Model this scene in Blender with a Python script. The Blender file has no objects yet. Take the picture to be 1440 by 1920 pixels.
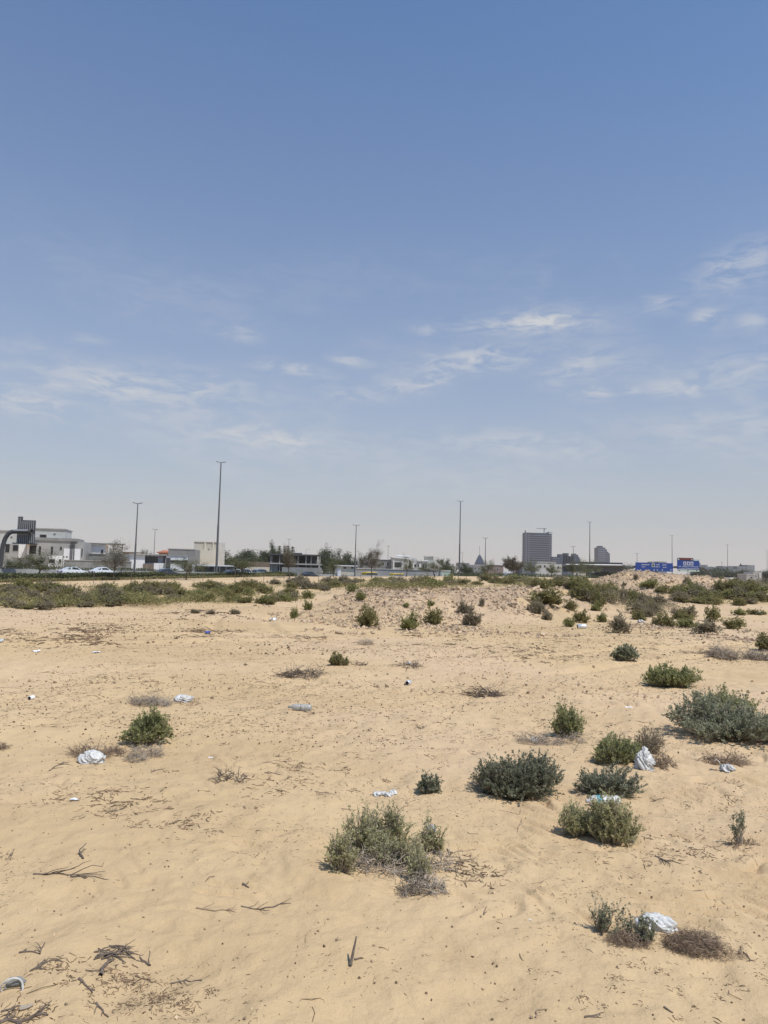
import bpy, math, random
import numpy as np
from mathutils import Matrix, Vector
SC = bpy.context.scene
R = math.radians
# ------------------------------------------------------------------ camera
FPX = 1387.0; CAMZ = 1.6
PITCH = math.atan(110 / FPX); ROLL = 0.026
F3 = np.array([0, math.cos(PITCH), math.sin(PITCH)])
R0 = np.array([1.0, 0, 0]); U0 = np.array([0, -math.sin(PITCH), math.cos(PITCH)])
RV = math.cos(ROLL) * R0 + math.sin(ROLL) * U0
UV = -math.sin(ROLL) * R0 + math.cos(ROLL) * U0
cam_d = bpy.data.cameras.new("camera")
cam = bpy.data.objects.new("camera", cam_d)
SC.collection.objects.link(cam); SC.camera = cam
cam_d.sensor_fit = 'VERTICAL'; cam_d.angle = 2 * math.atan(960 / FPX)
cam_d.clip_start = 0.05; cam_d.clip_end = 20000
cam.matrix_world = Matrix(((RV[0], UV[0], -F3[0], 0), (RV[1], UV[1], -F3[1], 0), (RV[2], UV[2], -F3[2], CAMZ), (0, 0, 0, 1)))
# ------------------------------------------------------------------ light
SUN_EL, SUN_AZ = R(63), R(127)          # azimuth clockwise from +Y (the view direction)
SUN_POWER = 4.0; SKY_POWER = 0.085
SC.view_settings.view_transform = 'Standard'; SC.view_settings.look = 'None'
SC.view_settings.exposure = 0.0; SC.view_settings.gamma = 1.0
sun_d = bpy.data.lights.new("sun", 'SUN'); sun_d.energy = SUN_POWER; sun_d.angle = R(0.5); sun_d.color = (1.0, 0.955, 0.89)
sun = bpy.data.objects.new("sun", sun_d); SC.collection.objects.link(sun)
sv = Vector((math.sin(SUN_AZ) * math.cos(SUN_EL), math.cos(SUN_AZ) * math.cos(SUN_EL), math.sin(SUN_EL)))
sun.rotation_euler = sv.to_track_quat('Z', 'Y').to_euler(); sun.location = sv * 300

def nd(t, typ, **kw):
    n = t.nodes.new(typ)
    for k, v in kw.items():
        if k == 'ins':
            for a, b in v.items(): n.inputs[a].default_value = b
        else: setattr(n, k, v)
    return n
def math_n(t, op, a, b=None, c=None, clamp=False):
    n = t.nodes.new('ShaderNodeMath'); n.operation = op; n.use_clamp = clamp
    for i, v in enumerate((a, b, c)):
        if v is None: continue
        if isinstance(v, (int, float)): n.inputs[i].default_value = v
        else: t.links.new(v, n.inputs[i])
    return n.outputs[0]
def mix_c(t, fac, a, b, mode='MIX'):
    n = t.nodes.new('ShaderNodeMix'); n.data_type = 'RGBA'; n.blend_type = mode
    for i, v in ((0, fac), (6, a), (7, b)):
        if isinstance(v, (int, float)): n.inputs[i].default_value = v
        elif isinstance(v, tuple): n.inputs[i].default_value = (*v[:3], 1)
        else: t.links.new(v, n.inputs[i])
    return n.outputs[2]

def pix_dir(px, py):
    d = (px - 720) / FPX * RV + (960 - py) / FPX * UV + F3
    return d / np.linalg.norm(d)
world = bpy.data.worlds.new("World"); SC.world = world; world.use_nodes = True
wt = world.node_tree; wt.nodes.clear()
sky = nd(wt, 'ShaderNodeTexSky', sky_type='NISHITA', sun_disc=False, sun_elevation=SUN_EL, sun_rotation=SUN_AZ, air_density=1.25, dust_density=.7, ozone_density=2.2, altitude=10)
tc = nd(wt, 'ShaderNodeTexCoord')
sep = nd(wt, 'ShaderNodeSeparateXYZ'); wt.links.new(tc.outputs['Generated'], sep.inputs[0])
sx, sy, sz = sep.outputs
az = math_n(wt, 'ARCTAN2', sx, sy); el = math_n(wt, 'ARCSINE', sz)
# wisps : streaky noise on a flat layer far overhead
comb = nd(wt, 'ShaderNodeCombineXYZ'); wt.links.new(math_n(wt, 'MULTIPLY', az, 13.0), comb.inputs[0]); wt.links.new(math_n(wt, 'MULTIPLY', el, 42.0), comb.inputs[1])
wn = nd(wt, 'ShaderNodeTexNoise', ins={'Scale': 1.6, 'Detail': 9.0, 'Roughness': 0.66, 'Distortion': 0.6}); wt.links.new(comb.outputs[0], wn.inputs['Vector'])
comb2 = nd(wt, 'ShaderNodeCombineXYZ'); wt.links.new(math_n(wt, 'MULTIPLY', az, 3.0), comb2.inputs[0]); wt.links.new(math_n(wt, 'ADD', math_n(wt, 'MULTIPLY', el, 9.0), math_n(wt, 'MULTIPLY', az, 1.2)), comb2.inputs[1]); comb2.inputs[2].default_value = 4.2
wn2 = nd(wt, 'ShaderNodeTexNoise', ins={'Scale': 1.2, 'Detail': 5.0, 'Roughness': 0.55, 'Distortion': 0.3}); wt.links.new(comb2.outputs[0], wn2.inputs['Vector'])
CLOUDS = [  # px, py, half width, half height, slope (px/px), strength
    (1010, 603, 80, 20, -.03, .95), (930, 612, 110, 14, .0, .5), (800, 618, 26, 12, .0, .4), (900, 675, 85, 22, -.05, .8), (800, 712, 45, 16, -.25, .9), (745, 725, 35, 12, -.2, .7),
    (655, 675, 34, 11, -.0, .6), (550, 692, 80, 13, .05, .6), (450, 628, 34, 16, .0, .35), (1385, 500, 80, 36, -.2, .65), (1240, 568, 45, 18, .0, .45),
    (1325, 595, 30, 20, .1, .65), (1415, 600, 35, 18, .0, .5), (1275, 727, 60, 16, -.05, .75), (1115, 741, 36, 13, .0, .65), (1185, 733, 20, 8, .0, .5),
    (60, 760, 90, 28, .05, .65), (230, 725, 120, 32, .1, .65), (370, 735, 110, 38, .0, .55), (110, 720, 60, 16, .0, .4), (60, 650, 34, 10, .0, .3), (165, 636, 34, 10, .0, .3),
    (440, 787, 40, 15, .5, .35), (510, 822, 110, 20, .02, .5), (960, 832, 190, 26, .03, .5), (650, 735, 70, 14, .1, .4), (1400, 690, 120, 30, -.1, .45), (1080, 690, 60, 24, -.3, .4), (1000, 560, 30, 40, -.9, .12), (1330, 800, 260, 40, .0, .3)]
acc = None
for (px, py, hw, hh, sl, st) in CLOUDS:
    d = pix_dir(px, py); a0 = math.atan2(d[0], d[1]); e0 = math.asin(d[2])
    d2 = pix_dir(px + hw, py); wa = abs(math.atan2(d2[0], d2[1]) - a0); d3 = pix_dir(px, py - hh); we = abs(math.asin(d3[2]) - e0)
    da = math_n(wt, 'SUBTRACT', az, a0)
    de = math_n(wt, 'ADD', math_n(wt, 'SUBTRACT', el, e0), math_n(wt, 'MULTIPLY', da, sl + .026))
    q = math_n(wt, 'ADD', math_n(wt, 'POWER', math_n(wt, 'DIVIDE', da, wa), 2.0), math_n(wt, 'POWER', math_n(wt, 'DIVIDE', de, we), 2.0))
    g = math_n(wt, 'MULTIPLY', math_n(wt, 'EXPONENT', math_n(wt, 'MULTIPLY', q, -1.0)), st)
    acc = g if acc is None else math_n(wt, 'MAXIMUM', acc, g)
def ramp(t, src, a, b, smooth=True):
    m = nd(t, 'ShaderNodeMapRange', interpolation_type='SMOOTHSTEP' if smooth else 'LINEAR', ins={'From Min': a, 'From Max': b}); t.links.new(src, m.inputs[0]); return m.outputs[0]
wisp = ramp(wt, wn.outputs['Fac'], .36, .64)
veil = math_n(wt, 'MULTIPLY', ramp(wt, wn2.outputs['Fac'], .38, .75), math_n(wt, 'MULTIPLY', ramp(wt, el, R(27), R(12)), ramp(wt, el, R(2), R(9))))
cfac = math_n(wt, 'ADD', math_n(wt, 'MULTIPLY', math_n(wt, 'MULTIPLY', acc, wisp), 1.0), math_n(wt, 'MULTIPLY', math_n(wt, 'MULTIPLY', veil, math_n(wt, 'ADD', math_n(wt, 'MULTIPLY', wisp, .7), .3)), .45), clamp=True)
skyc = mix_c(wt, 1.0, sky.outputs[0], (.46, 1.04, 1.47), 'MULTIPLY')
hz = math_n(wt, 'EXPONENT', math_n(wt, 'MULTIPLY', math_n(wt, 'MAXIMUM', el, 0.0), -2.9))
SKY_HAZE = (6.75, 6.08, 6.0)
skyh = mix_c(wt, math_n(wt, 'MULTIPLY', hz, .92), skyc, SKY_HAZE)
cloud = mix_c(wt, cfac, skyh, (7.0, 7.2, 7.6))
bg = nd(wt, 'ShaderNodeBackground', ins={'Strength': SKY_POWER}); wt.links.new(cloud, bg.inputs[0])
wo = nd(wt, 'ShaderNodeOutputWorld'); wt.links.new(bg.outputs[0], wo.inputs[0])
SC.cycles.use_denoising = True
SC.cycles.max_bounces = 6; SC.cycles.volume_bounces = 1; SC.cycles.diffuse_bounces = 3; SC.cycles.transparent_max_bounces = 8
# ------------------------------------------------------------------ noise and terrain
_rs = np.random.RandomState(7); _T = _rs.rand(256, 256)
def vnoise(x, y, seed=0):
    x = np.asarray(x, float) + seed * 17.31; y = np.asarray(y, float) + seed * 9.77
    xi = np.floor(x).astype(int); yi = np.floor(y).astype(int); fx = x - xi; fy = y - yi
    fx = fx * fx * fx * (fx * (fx * 6 - 15) + 10); fy = fy * fy * fy * (fy * (fy * 6 - 15) + 10)
    a = _T[xi & 255, yi & 255]; b = _T[(xi + 1) & 255, yi & 255]; c = _T[xi & 255, (yi + 1) & 255]; d = _T[(xi + 1) & 255, (yi + 1) & 255]
    return (a * (1 - fx) + b * fx) * (1 - fy) + (c * (1 - fx) + d * fx) * fy - .5
def fbm(x, y, o=4, seed=0):
    r = 0; a = 1.0
    for i in range(o):
        r = r + a * vnoise(x * 2 ** i + i * 3.1, y * 2 ** i - i * 1.7, seed + i); a *= .5
    return r
def sstep(a, b, x):
    t = np.clip((x - a) / (b - a), 0, 1); return t * t * (3 - 2 * t)
UD = np.array([.59, .807]); ND = np.array([-.807, .59])
ZR = -0.47
def gs(x, y, cx, cy, sxl, sxr, sy_, p=2.0):
    dx = x - cx; s = np.where(dx < 0, sxl, sxr); q = (dx / s) ** 2 + ((y - cy) / sy_) ** 2
    return np.exp(-q ** (p / 2))
def mounds(x, y):
    """height of the piled rubble, and how much of it there is (0..1)"""
    wob = 1.2 * fbm(x * .25, y * .25, 3, 5)
    yc = 30.5 + np.maximum(0, x - 4) * 1.1
    m1 = sstep(-3.6, -.2, x + wob) * (1 - sstep(9.5, 13, x)) * np.exp(-(np.abs(y - yc + wob) / 4.2) ** 2.4) * (.86 + .18 * fbm(x * .5, y * .5, 3, 9))
    m2 = gs(x, y, 8.6, 36.5, 2.6, 3.0, 3.2) * .35
    m3 = gs(x, y, 20.9, 60, 4.7, 9.0, 5.5, 2.3) * (2.06 - .03 * (x - 20)) + gs(x, y, 27.5, 60, 2.5, 3.0, 4) * .25
    m4 = gs(x, y, 14.6, 46, 4.5, 4.0, 3.5) * .65 + gs(x, y, 27.0, 56, 3, 4, 4) * .3
    m5 = gs(x, y, -10.4, 28.6, 1.6, 1.8, 1.0) * .32 + gs(x, y, -4.2, 27.5, 1.3, 1.2, 1.2) * .22 + gs(x, y, -15, 38, 3, 4, 1.5) * .35 + gs(x, y, -2, 47, 2, 5, 3) * .35
    h = m1 + m2 + m3 + m4 + m5
    k = np.clip(h * 1.6, 0, 1)
    return h, k
def Hgt(x, y):
    x = np.asarray(x, float); y = np.asarray(y, float)
    n = x * ND[0] + y * ND[1]; s = x * UD[0] + y * UD[1]
    zs = np.interp(s, [-50, 44, 62, 76, 87, 117, 150, 190, 260, 400], [-1.0, -.97, -.53, -.2, .12, .36, .75, .95, .9, .2])
    far = sstep(22, 60, np.hypot(x, y))
    h = .10 * fbm(x * .13, y * .13, 3, 1) + .045 * fbm(x * .55, y * .55, 3, 2) * (1 + far)
    near = 1 - sstep(9, 22, y)
    h = h + near * (.026 * fbm(x * 2.1, y * 2.1, 3, 3) + .027 * fbm(x * 5.5, y * 5.5, 3, 4))
    h = h + sstep(5, 10, y) * (1 - sstep(40, 60, y)) * (.018 * fbm(x * 3.2, y * 3.2, 3, 14) + .03 * fbm(x * 1.3, y * 1.3, 2, 15))
    rip = sstep(-.2, .8, vnoise(x * .8, y * .8, 6) * 2 - .1 + .25 * np.clip(x, -1.5, 2.5)) * near
    ph = (x * .62 + y * .78) / .14 + 2.2 * fbm(x * 2.2, y * 2.2, 2, 8)
    h = h + rip * .0115 * (.25 + 1.3 * sstep(-.25, .35, fbm(x * 2.7, y * 2.7, 2, 16))) * (np.sin(ph * 2 * np.pi) + .35 * np.sin(ph * 4 * np.pi + 1))
    # wheel tracks pressed into the sand
    for (ax, ay, bx, by, bend) in ((-14, 9.5, 2.0, 19.5, 1.4), (-9, 24, 14, 17.0, -1.5), (-1.2, 14, -4.6, 26.5, .8), (2, 12.5, 16, 20, 1.2)):
        L = math.hypot(bx - ax, by - ay); tx, ty = (bx - ax) / L, (by - ay) / L
        a = (x - ax) * tx + (y - ay) * ty; o = -(x - ax) * ty + (y - ay) * tx - bend * np.sin(np.clip(a / L, 0, 1) * np.pi)
        m = sstep(0, 1.5, a) * (1 - sstep(L - 2, L, a))
        o2 = np.abs(np.abs(o) - .78)
        h = h + m * (-.045 * np.exp(-(o2 / .16) ** 2) + .018 * np.exp(-((o2 - .25) / .12) ** 2))
    m, k = mounds(x, y)
    rough = .16 * fbm(x * 1.1, y * 1.1, 4, 11) + .07 * fbm(x * 5, y * 5, 2, 12)
    h = h + m + k * rough * (1 - sstep(80, 100, y))
    h = h + far * .16 * fbm(x * .3, y * .3, 3, 13) * (1 - sstep(70, 84, n))
    w = sstep(40, 76, n)
    h = h * (1 - .8 * sstep(74, 84, n)) + w * zs
    r_ = sstep(89.5, 93, n); h = h * (1 - r_) + r_ * (ZR - .06)
    b_ = sstep(124, 136, n); h = h * (1 - b_) + b_ * (-.95)
    q_ = 1 - sstep(400, 480, s); return h * q_ + (1 - q_) * np.minimum(h, -.3)
def hz1(x, y): return float(Hgt(np.array([x]), np.array([y]))[0])
def ray(px, py): return (px - 720) / FPX * RV + (960 - py) / FPX * UV + F3
_tt = 1.5 * 1.013 ** np.arange(0, 420)
def ground(px, py):
    """where the sight line through a photo point meets the terrain"""
    d = ray(px, py); hit = np.nonzero(CAMZ + d[2] * _tt < Hgt(d[0] * _tt, d[1] * _tt))[0]
    if len(hit) == 0: return None
    i = hit[0]; t0, t1 = _tt[max(i - 1, 0)], _tt[i]
    for _ in range(2):
        t = np.linspace(t0, t1, 14); k = np.nonzero(CAMZ + d[2] * t < Hgt(d[0] * t, d[1] * t))[0]; k = k[0] if len(k) else 13
        t0, t1 = t[max(k - 1, 0)], t[k]
    x, y = d[0] * t1, d[1] * t1
    return np.array([x, y, hz1(x, y)])
def at(px, py, Y):
    d = ray(px, py); t = Y / d[1]; return np.array([d[0] * t, Y, CAMZ + d[2] * t])
# ------------------------------------------------------------------ materials
def mat(name, col, rough=.8, var=.0, vscale=3.0, spec=.3, bump=0.0, bscale=20, metal=0, island=0.0, transl=0.0, col2=None, gloss_coat=0, alpha=None, trans=0):
    m = bpy.data.materials.new(name); m.use_nodes = True; t = m.node_tree
    b = t.nodes['Principled BSDF']; b.inputs['Roughness'].default_value = rough; b.inputs['Metallic'].default_value = metal
    b.inputs['Specular IOR Level'].default_value = spec; b.inputs['Base Color'].default_value = (*col, 1)
    if gloss_coat: b.inputs['Coat Weight'].default_value = gloss_coat; b.inputs['Coat Roughness'].default_value = .08
    if trans: b.inputs['Transmission Weight'].default_value = trans
    src = None
    if island > 0:
        g = nd(t, 'ShaderNodeNewGeometry'); r = g.outputs['Random Per Island']
        c2 = col2 or tuple(c * (1 + island) for c in col)
        src = mix_c(t, r, tuple(c * (1 - island) for c in col), c2)
    if var > 0:
        tcn = nd(t, 'ShaderNodeTexCoord'); n = nd(t, 'ShaderNodeTexNoise', ins={'Scale': vscale, 'Detail': 6.0, 'Roughness': .65}); t.links.new(tcn.outputs['Object'], n.inputs['Vector'])
        f = ramp(t, n.outputs['Fac'], .3, .7)
        base = src if src is not None else col
        dark = mix_c(t, 1.0, base, (1 - var,) * 3, 'MULTIPLY'); src = mix_c(t, f, dark, base)
    if src is not None: t.links.new(src, b.inputs['Base Color'])
    if bump > 0:
        tcn = nd(t, 'ShaderNodeTexCoord'); n = nd(t, 'ShaderNodeTexNoise', ins={'Scale': bscale, 'Detail': 5.0}); t.links.new(tcn.outputs['Object'], n.inputs['Vector'])
        bp = nd(t, 'ShaderNodeBump', ins={'Strength': 1.0, 'Distance': bump}); t.links.new(n.outputs['Fac'], bp.inputs['Height']); t.links.new(bp.outputs[0], b.inputs['Normal'])
    if transl > 0:
        tr = nd(t, 'ShaderNodeBsdfTranslucent'); tr.inputs[0].default_value = (*col, 1)
        if src is not None: t.links.new(src, tr.inputs[0])
        mx = nd(t, 'ShaderNodeMixShader'); mx.inputs[0].default_value = transl
        t.links.new(b.outputs[0], mx.inputs[1]); t.links.new(tr.outputs[0], mx.inputs[2]); t.links.new(mx.outputs[0], t.nodes['Material Output'].inputs[0])
    return m
def sand_material():
    m = bpy.data.materials.new("sand"); m.use_nodes = True; t = m.node_tree; b = t.nodes['Principled BSDF']
    b.inputs['Roughness'].default_value = .95; b.inputs['Specular IOR Level'].default_value = .12
    tcn = nd(t, 'ShaderNodeTexCoord'); P = tcn.outputs['Object']
    def noise(scale, det=4, rough=.6, dist=0):
        n = nd(t, 'ShaderNodeTexNoise', ins={'Scale': scale, 'Detail': det, 'Roughness': rough, 'Distortion': dist}); t.links.new(P, n.inputs['Vector']); return n.outputs['Fac']
    c = mix_c(t, ramp(t, noise(.33, 5), .32, .68), (.51, .372, .208), (.585, .435, .25))
    c = mix_c(t, math_n(t, 'MULTIPLY', ramp(t, noise(.11, 3), .42, .62), .7), c, (.60, .445, .29))
    c = mix_c(t, math_n(t, 'MULTIPLY', ramp(t, noise(1.7, 6, .7), .5, .75), .6), c, (.435, .312, .17))
    c = mix_c(t, math_n(t, 'MULTIPLY', ramp(t, noise(9, 6, .75), .5, .8), .35), c, (.385, .278, .155))
    # coarse grains
    c = mix_c(t, math_n(t, 'MULTIPLY', ramp(t, noise(90, 3, .8), .58, .75), .45), c, (.27, .19, .12))
    a = nd(t, 'ShaderNodeAttribute'); a.attribute_name = 'rubble'
    rub = mix_c(t, ramp(t, noise(5, 6, .8), .35, .7), (.34, .245, .165), (.52, .40, .29))
    c = mix_c(t, math_n(t, 'MULTIPLY', a.outputs['Fac'], .8), c, rub)
    c = mix_c(t, 1.0, c, (1.0, .976, .972), 'MULTIPLY')
    t.links.new(c, b.inputs['Base Color'])
    hsum = math_n(t, 'ADD', math_n(t, 'MULTIPLY', noise(7, 5, .65), .020), math_n(t, 'ADD', math_n(t, 'MULTIPLY', noise(38, 4, .7), .006), math_n(t, 'MULTIPLY', noise(160, 3, .7), .0016)))
    bp = nd(t, 'ShaderNodeBump', ins={'Strength': 1.0, 'Distance': 1.0}); t.links.new(hsum, bp.inputs['Height']); t.links.new(bp.outputs[0], b.inputs['Normal'])
    return m
MT = {}
MT['sand'] = sand_material()
MT['bark'] = mat('bark', (.13, .10, .075), .9, .4, 8)
MT['twig'] = mat('dry_twig', (.27, .195, .135), .9, island=.45)
MT['twig_grey'] = mat('grey_twig', (.36, .30, .235), .9, island=.4)
MT['driftwood'] = mat('dead_wood', (.20, .155, .12), .9, .5, 40, island=.3)
MT['litter'] = mat('plant_litter', (.20, .135, .085), .95, island=.6)
MT['pebble'] = mat('pebble', (.42, .31, .2), .9, island=.5)
MT['rock'] = mat('rubble_rock', (.56, .42, .285), .95, .35, 9, island=.3, bump=.02, bscale=14)
MT['leaf_grey'] = mat('leaf_grey_green', (0.28, 0.29, 0.18), .65, island=.45, transl=.5, col2=(0.43, 0.44, 0.29))
MT['leaf_green'] = mat('leaf_green', (0.29, 0.31, 0.12), .6, island=.45, transl=.5, col2=(0.46, 0.46, 0.21))
MT['leaf_yellow'] = mat('leaf_yellow_green', (0.44, 0.43, 0.2), .6, island=.4, transl=.5, col2=(0.62, 0.59, 0.33))
MT['leaf_blue'] = mat('leaf_blue_grey', (0.2, 0.22, 0.14), .65, island=.4, transl=.5, col2=(0.36, 0.365, 0.25))
MT['leaf_olive'] = mat('leaf_olive', (0.26, 0.24, 0.095), .8, island=.45, transl=.5, col2=(0.4, 0.36, 0.16))
MT['leaf_dull'] = mat('leaf_dull', (0.3, 0.255, 0.165), .85, island=.4, transl=.5, col2=(0.42, 0.36, 0.245))
MT['leaf_bright'] = mat('leaf_fresh', (0.26, 0.27, 0.09), .8, island=.4, transl=.5, col2=(0.42, 0.41, 0.17))
MT['leaf_tree'] = mat('tree_leaf', (0.1, 0.115, 0.048), .8, island=.45, transl=.15, col2=(0.18, 0.19, 0.085))
MT['leaf_bare'] = mat('bare_tree_leaf', (0.12, 0.11, 0.075), .85, island=.4, transl=.1, col2=(0.2, 0.18, 0.125))
MT['leaf_dark'] = mat('dark_leaf', (0.04, 0.058, 0.024), .8, island=.45, transl=.1, col2=(0.095, 0.12, 0.05))
MT['hedge'] = mat('hedge_leaf', (0.05, 0.07, 0.025), .8, island=.5, transl=.1, col2=(0.14, 0.155, 0.06))
MT['white'] = mat('white_render', (.86, .855, .845), .8, .12, .4)
MT['offwhite'] = mat('off_white_render', (.62, .60, .56), .85, .2, .5)
MT['plaster'] = mat('grey_plaster', (.42, .41, .39), .9, .25, .35)
MT['plaster2'] = mat('pale_plaster', (.55, .55, .52), .9, .2, .35)
MT['concrete'] = mat('concrete', (.30, .30, .285), .9, .25, .8)
MT['blockwork'] = mat('grey_blockwork', (.26, .265, .265), .9, .25, .6)
MT['barrier'] = mat('barrier_concrete', (.36, .36, .35), .9, .3, .5)
MT['beige'] = mat('beige_render', (.52, .48, .40), .85, .12, .4)
MT['cream'] = mat('cream_render', (.64, .60, .50), .85, .12, .4)
MT['pink'] = mat('pink_brick', (.38, .27, .22), .9, .2, 1)
MT['brown'] = mat('brown_wall', (.22, .17, .13), .9, .2, .6)
MT['lilac'] = mat('lilac_wall', (.42, .41, .47), .85)
MT['tile'] = mat('red_roof_tile', (.45, .17, .10), .8, .2, 4)
MT['dark'] = mat('opening_shade', (.02, .02, .022), .7)  # flat near-black painted for the shade inside openings
MT['interior'] = mat('shaded_room', (.09, .09, .085), .9)  # back walls coloured dark to stand for the shade of open rooms
MT['glass'] = mat('window_glass', (.02, .025, .03), .12, spec=.6)
MT['steel'] = mat('grey_steel', (.07, .07, .07), .6)
MT['steel_lt'] = mat('galvanised_steel', (.42, .43, .44), .4, metal=.4)
MT['lamp_pole'] = mat('lamp_pole_paint', (.12, .12, .125), .5)
MT['sign_back'] = mat('sign_back', (.075, .078, .085), .6)
MT['sign_rib'] = mat('sign_rib', (.26, .265, .27), .5)
MT['sign_blue'] = mat('sign_blue', (.005, .045, .25), .45)
MT['sign_red'] = mat('sign_red', (.15, .022, .022), .5)
MT['sign_dark'] = mat('sign_black', (.03, .03, .03), .5)
MT['sign_pale'] = mat('sign_pale', (.42, .50, .46), .6)
MT['sign_white'] = mat('sign_white', (.52, .55, .60), .6)
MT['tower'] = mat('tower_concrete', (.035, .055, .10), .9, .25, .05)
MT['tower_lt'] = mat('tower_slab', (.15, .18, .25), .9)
MT['far_bldg'] = mat('far_building', (.25, .26, .28), .9, .2, .05)
MT['asphalt'] = mat('asphalt', (.055, .055, .057), .9, .2, 2)
MT['marking'] = mat('road_paint', (.7, .7, .68), .7)
MT['kerb'] = mat('kerb_stone', (.55, .54, .5), .85)
MT['car_white'] = mat('car_white', (.78, .79, .80), .25, gloss_coat=1)
MT['car_dark'] = mat('car_dark', (.025, .027, .035), .25, gloss_coat=1)
MT['car_silver'] = mat('car_silver', (.42, .43, .44), .3, metal=.5, gloss_coat=1)
MT['car_yellow'] = mat('bus_yellow', (.72, .52, .04), .35, gloss_coat=.5)
MT['tyre'] = mat('tyre', (.02, .02, .02), .8)
MT['rim'] = mat('wheel_rim', (.4, .4, .42), .3, metal=.8)
MT['red_light'] = mat('tail_light', (.25, .01, .01), .3)
MT['plastic'] = mat('white_plastic', (.76, .745, .71), .35, .2, 22, transl=.15, spec=.5, bump=.006, bscale=60)
MT['plastic_dull'] = mat('dusty_plastic', (.62, .61, .58), .45, .25, 30, transl=.1)
MT['paper'] = mat('paper_scrap', (.78, .78, .76), .9)
MT['bottle'] = mat('clear_bottle', (.70, .70, .66), .12, .25, 30, trans=.45, spec=.5)
MT['cap'] = mat('bottle_cap', (.28, .27, .24), .5)
MT['tin'] = mat('tin_can', (.72, .73, .74), .35, metal=.5)
MT['blue_plastic'] = mat('blue_plastic', (.05, .11, .5), .4)
MT['teal_plastic'] = mat('teal_label', (.10, .35, .42), .4)
MT['green_paint'] = mat('pale_green_paint', (.42, .52, .45), .8)
# ------------------------------------------------------------------ mesh collector
class MB:
    def __init__(s): s.v = []; s.q = []; s.t = []; s.n = 0
    def add(s, v, quads=None, tris=None):
        v = np.asarray(v, float).reshape(-1, 3)
        if quads is not None and len(quads): s.q.append(np.asarray(quads, int).reshape(-1, 4) + s.n)
        if tris is not None and len(tris): s.t.append(np.asarray(tris, int).reshape(-1, 3) + s.n)
        s.v.append(v); s.n += len(v); return s
    BQ = [[0, 3, 2, 1], [4, 5, 6, 7], [0, 1, 5, 4], [1, 2, 6, 5], [2, 3, 7, 6], [3, 0, 4, 7]]
    def hexa(s, c8): return s.add(c8, s.BQ)
    def box(s, x0, y0, z0, x1, y1, z1):
        return s.hexa([(x0, y0, z0), (x1, y0, z0), (x1, y1, z0), (x0, y1, z0), (x0, y0, z1), (x1, y0, z1), (x1, y1, z1), (x0, y1, z1)])
    def mesh(s, name, m, smooth=False):
        me = bpy.data.meshes.new(name); V = np.concatenate(s.v) if s.v else np.zeros((0, 3))
        Q = np.concatenate(s.q) if s.q else np.zeros((0, 4), int); T = np.concatenate(s.t) if s.t else np.zeros((0, 3), int)
        me.vertices.add(len(V)); me.vertices.foreach_set('co', V.astype(np.float32).ravel())
        nl = len(Q) * 4 + len(T) * 3; me.loops.add(nl); me.loops.foreach_set('vertex_index', np.concatenate([Q.ravel(), T.ravel()]).astype(np.int32))
        me.polygons.add(len(Q) + len(T))
        st = np.concatenate([np.arange(len(Q)) * 4, len(Q) * 4 + np.arange(len(T)) * 3]).astype(np.int32)
        me.polygons.foreach_set('loop_start', st)
        me.update(calc_edges=True); me.validate()
        me.polygons.foreach_set('use_smooth', np.full(len(me.polygons), bool(smooth)))
        me.materials.append(m); return me
    def build(s, name, m, parent=None, smooth=False, loc=None):
        """one mesh object; points were given in world space unless loc is given"""
        off = np.zeros(3) if loc is not None else (np.array(wloc(parent)) if parent is not None else np.zeros(3))
        if off.any(): s.v = [v - off for v in s.v]
        o = bpy.data.objects.new(name, s.mesh(name, m, smooth)); SC.collection.objects.link(o)
        if parent is not None: o.parent = parent
        if loc is not None: o.location = loc
        return o
def wloc(o):
    p = Vector((0, 0, 0))
    while o is not None: p = p + o.location; o = o.parent
    return p
def tag(o, label=None, cat=None, group=None, kind=None):
    if label:
        o['label'] = label
    if cat: o['category'] = cat
    if group: o['group'] = group
    if kind: o['kind'] = kind
    return o
def thing(name, label, cat, loc=(0, 0, 0), group=None, rz=0.0):
    o = bpy.data.objects.new(name, None); o.empty_display_size = .2; SC.collection.objects.link(o)
    o.location = tuple(float(c) for c in loc); o.rotation_euler = (0, 0, rz); return tag(o, label, cat, group)
def copy_tree(o, parent=None):
    c = o.copy(); SC.collection.objects.link(c); c.parent = parent
    for ch in list(o.children): copy_tree(ch, c)
    return c
def tubes(P, Rr, sides=3):
    """P (N,K,3) polylines, Rr (N,K) radii -> vertices, quads"""
    P = np.asarray(P, float); N, K, _ = P.shape; Rr = np.broadcast_to(Rr, (N, K))
    T = np.gradient(P, axis=1); T /= np.linalg.norm(T, axis=2, keepdims=True) + 1e-9
    ref = np.where(np.abs(T[:, :1, 2:3]) > .9, np.array([1., 0, 0]), np.array([0, 0, 1.])); ref = np.broadcast_to(ref, T.shape)
    A = np.cross(T, ref); A /= np.linalg.norm(A, axis=2, keepdims=True) + 1e-9; B = np.cross(T, A)
    an = np.arange(sides) * 2 * np.pi / sides
    V = P[:, :, None, :] + Rr[:, :, None, None] * (A[:, :, None, :] * np.cos(an)[None, None, :, None] + B[:, :, None, :] * np.sin(an)[None, None, :, None])
    idx = np.arange(N * K * sides).reshape(N, K, sides)
    a = idx[:, :-1, :]; b = np.roll(a, -1, axis=2); c = idx[:, 1:, :]; d = np.roll(c, -1, axis=2)
    return V.reshape(-1, 3), np.stack([a, b, d, c], -1).reshape(-1, 4)
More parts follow.
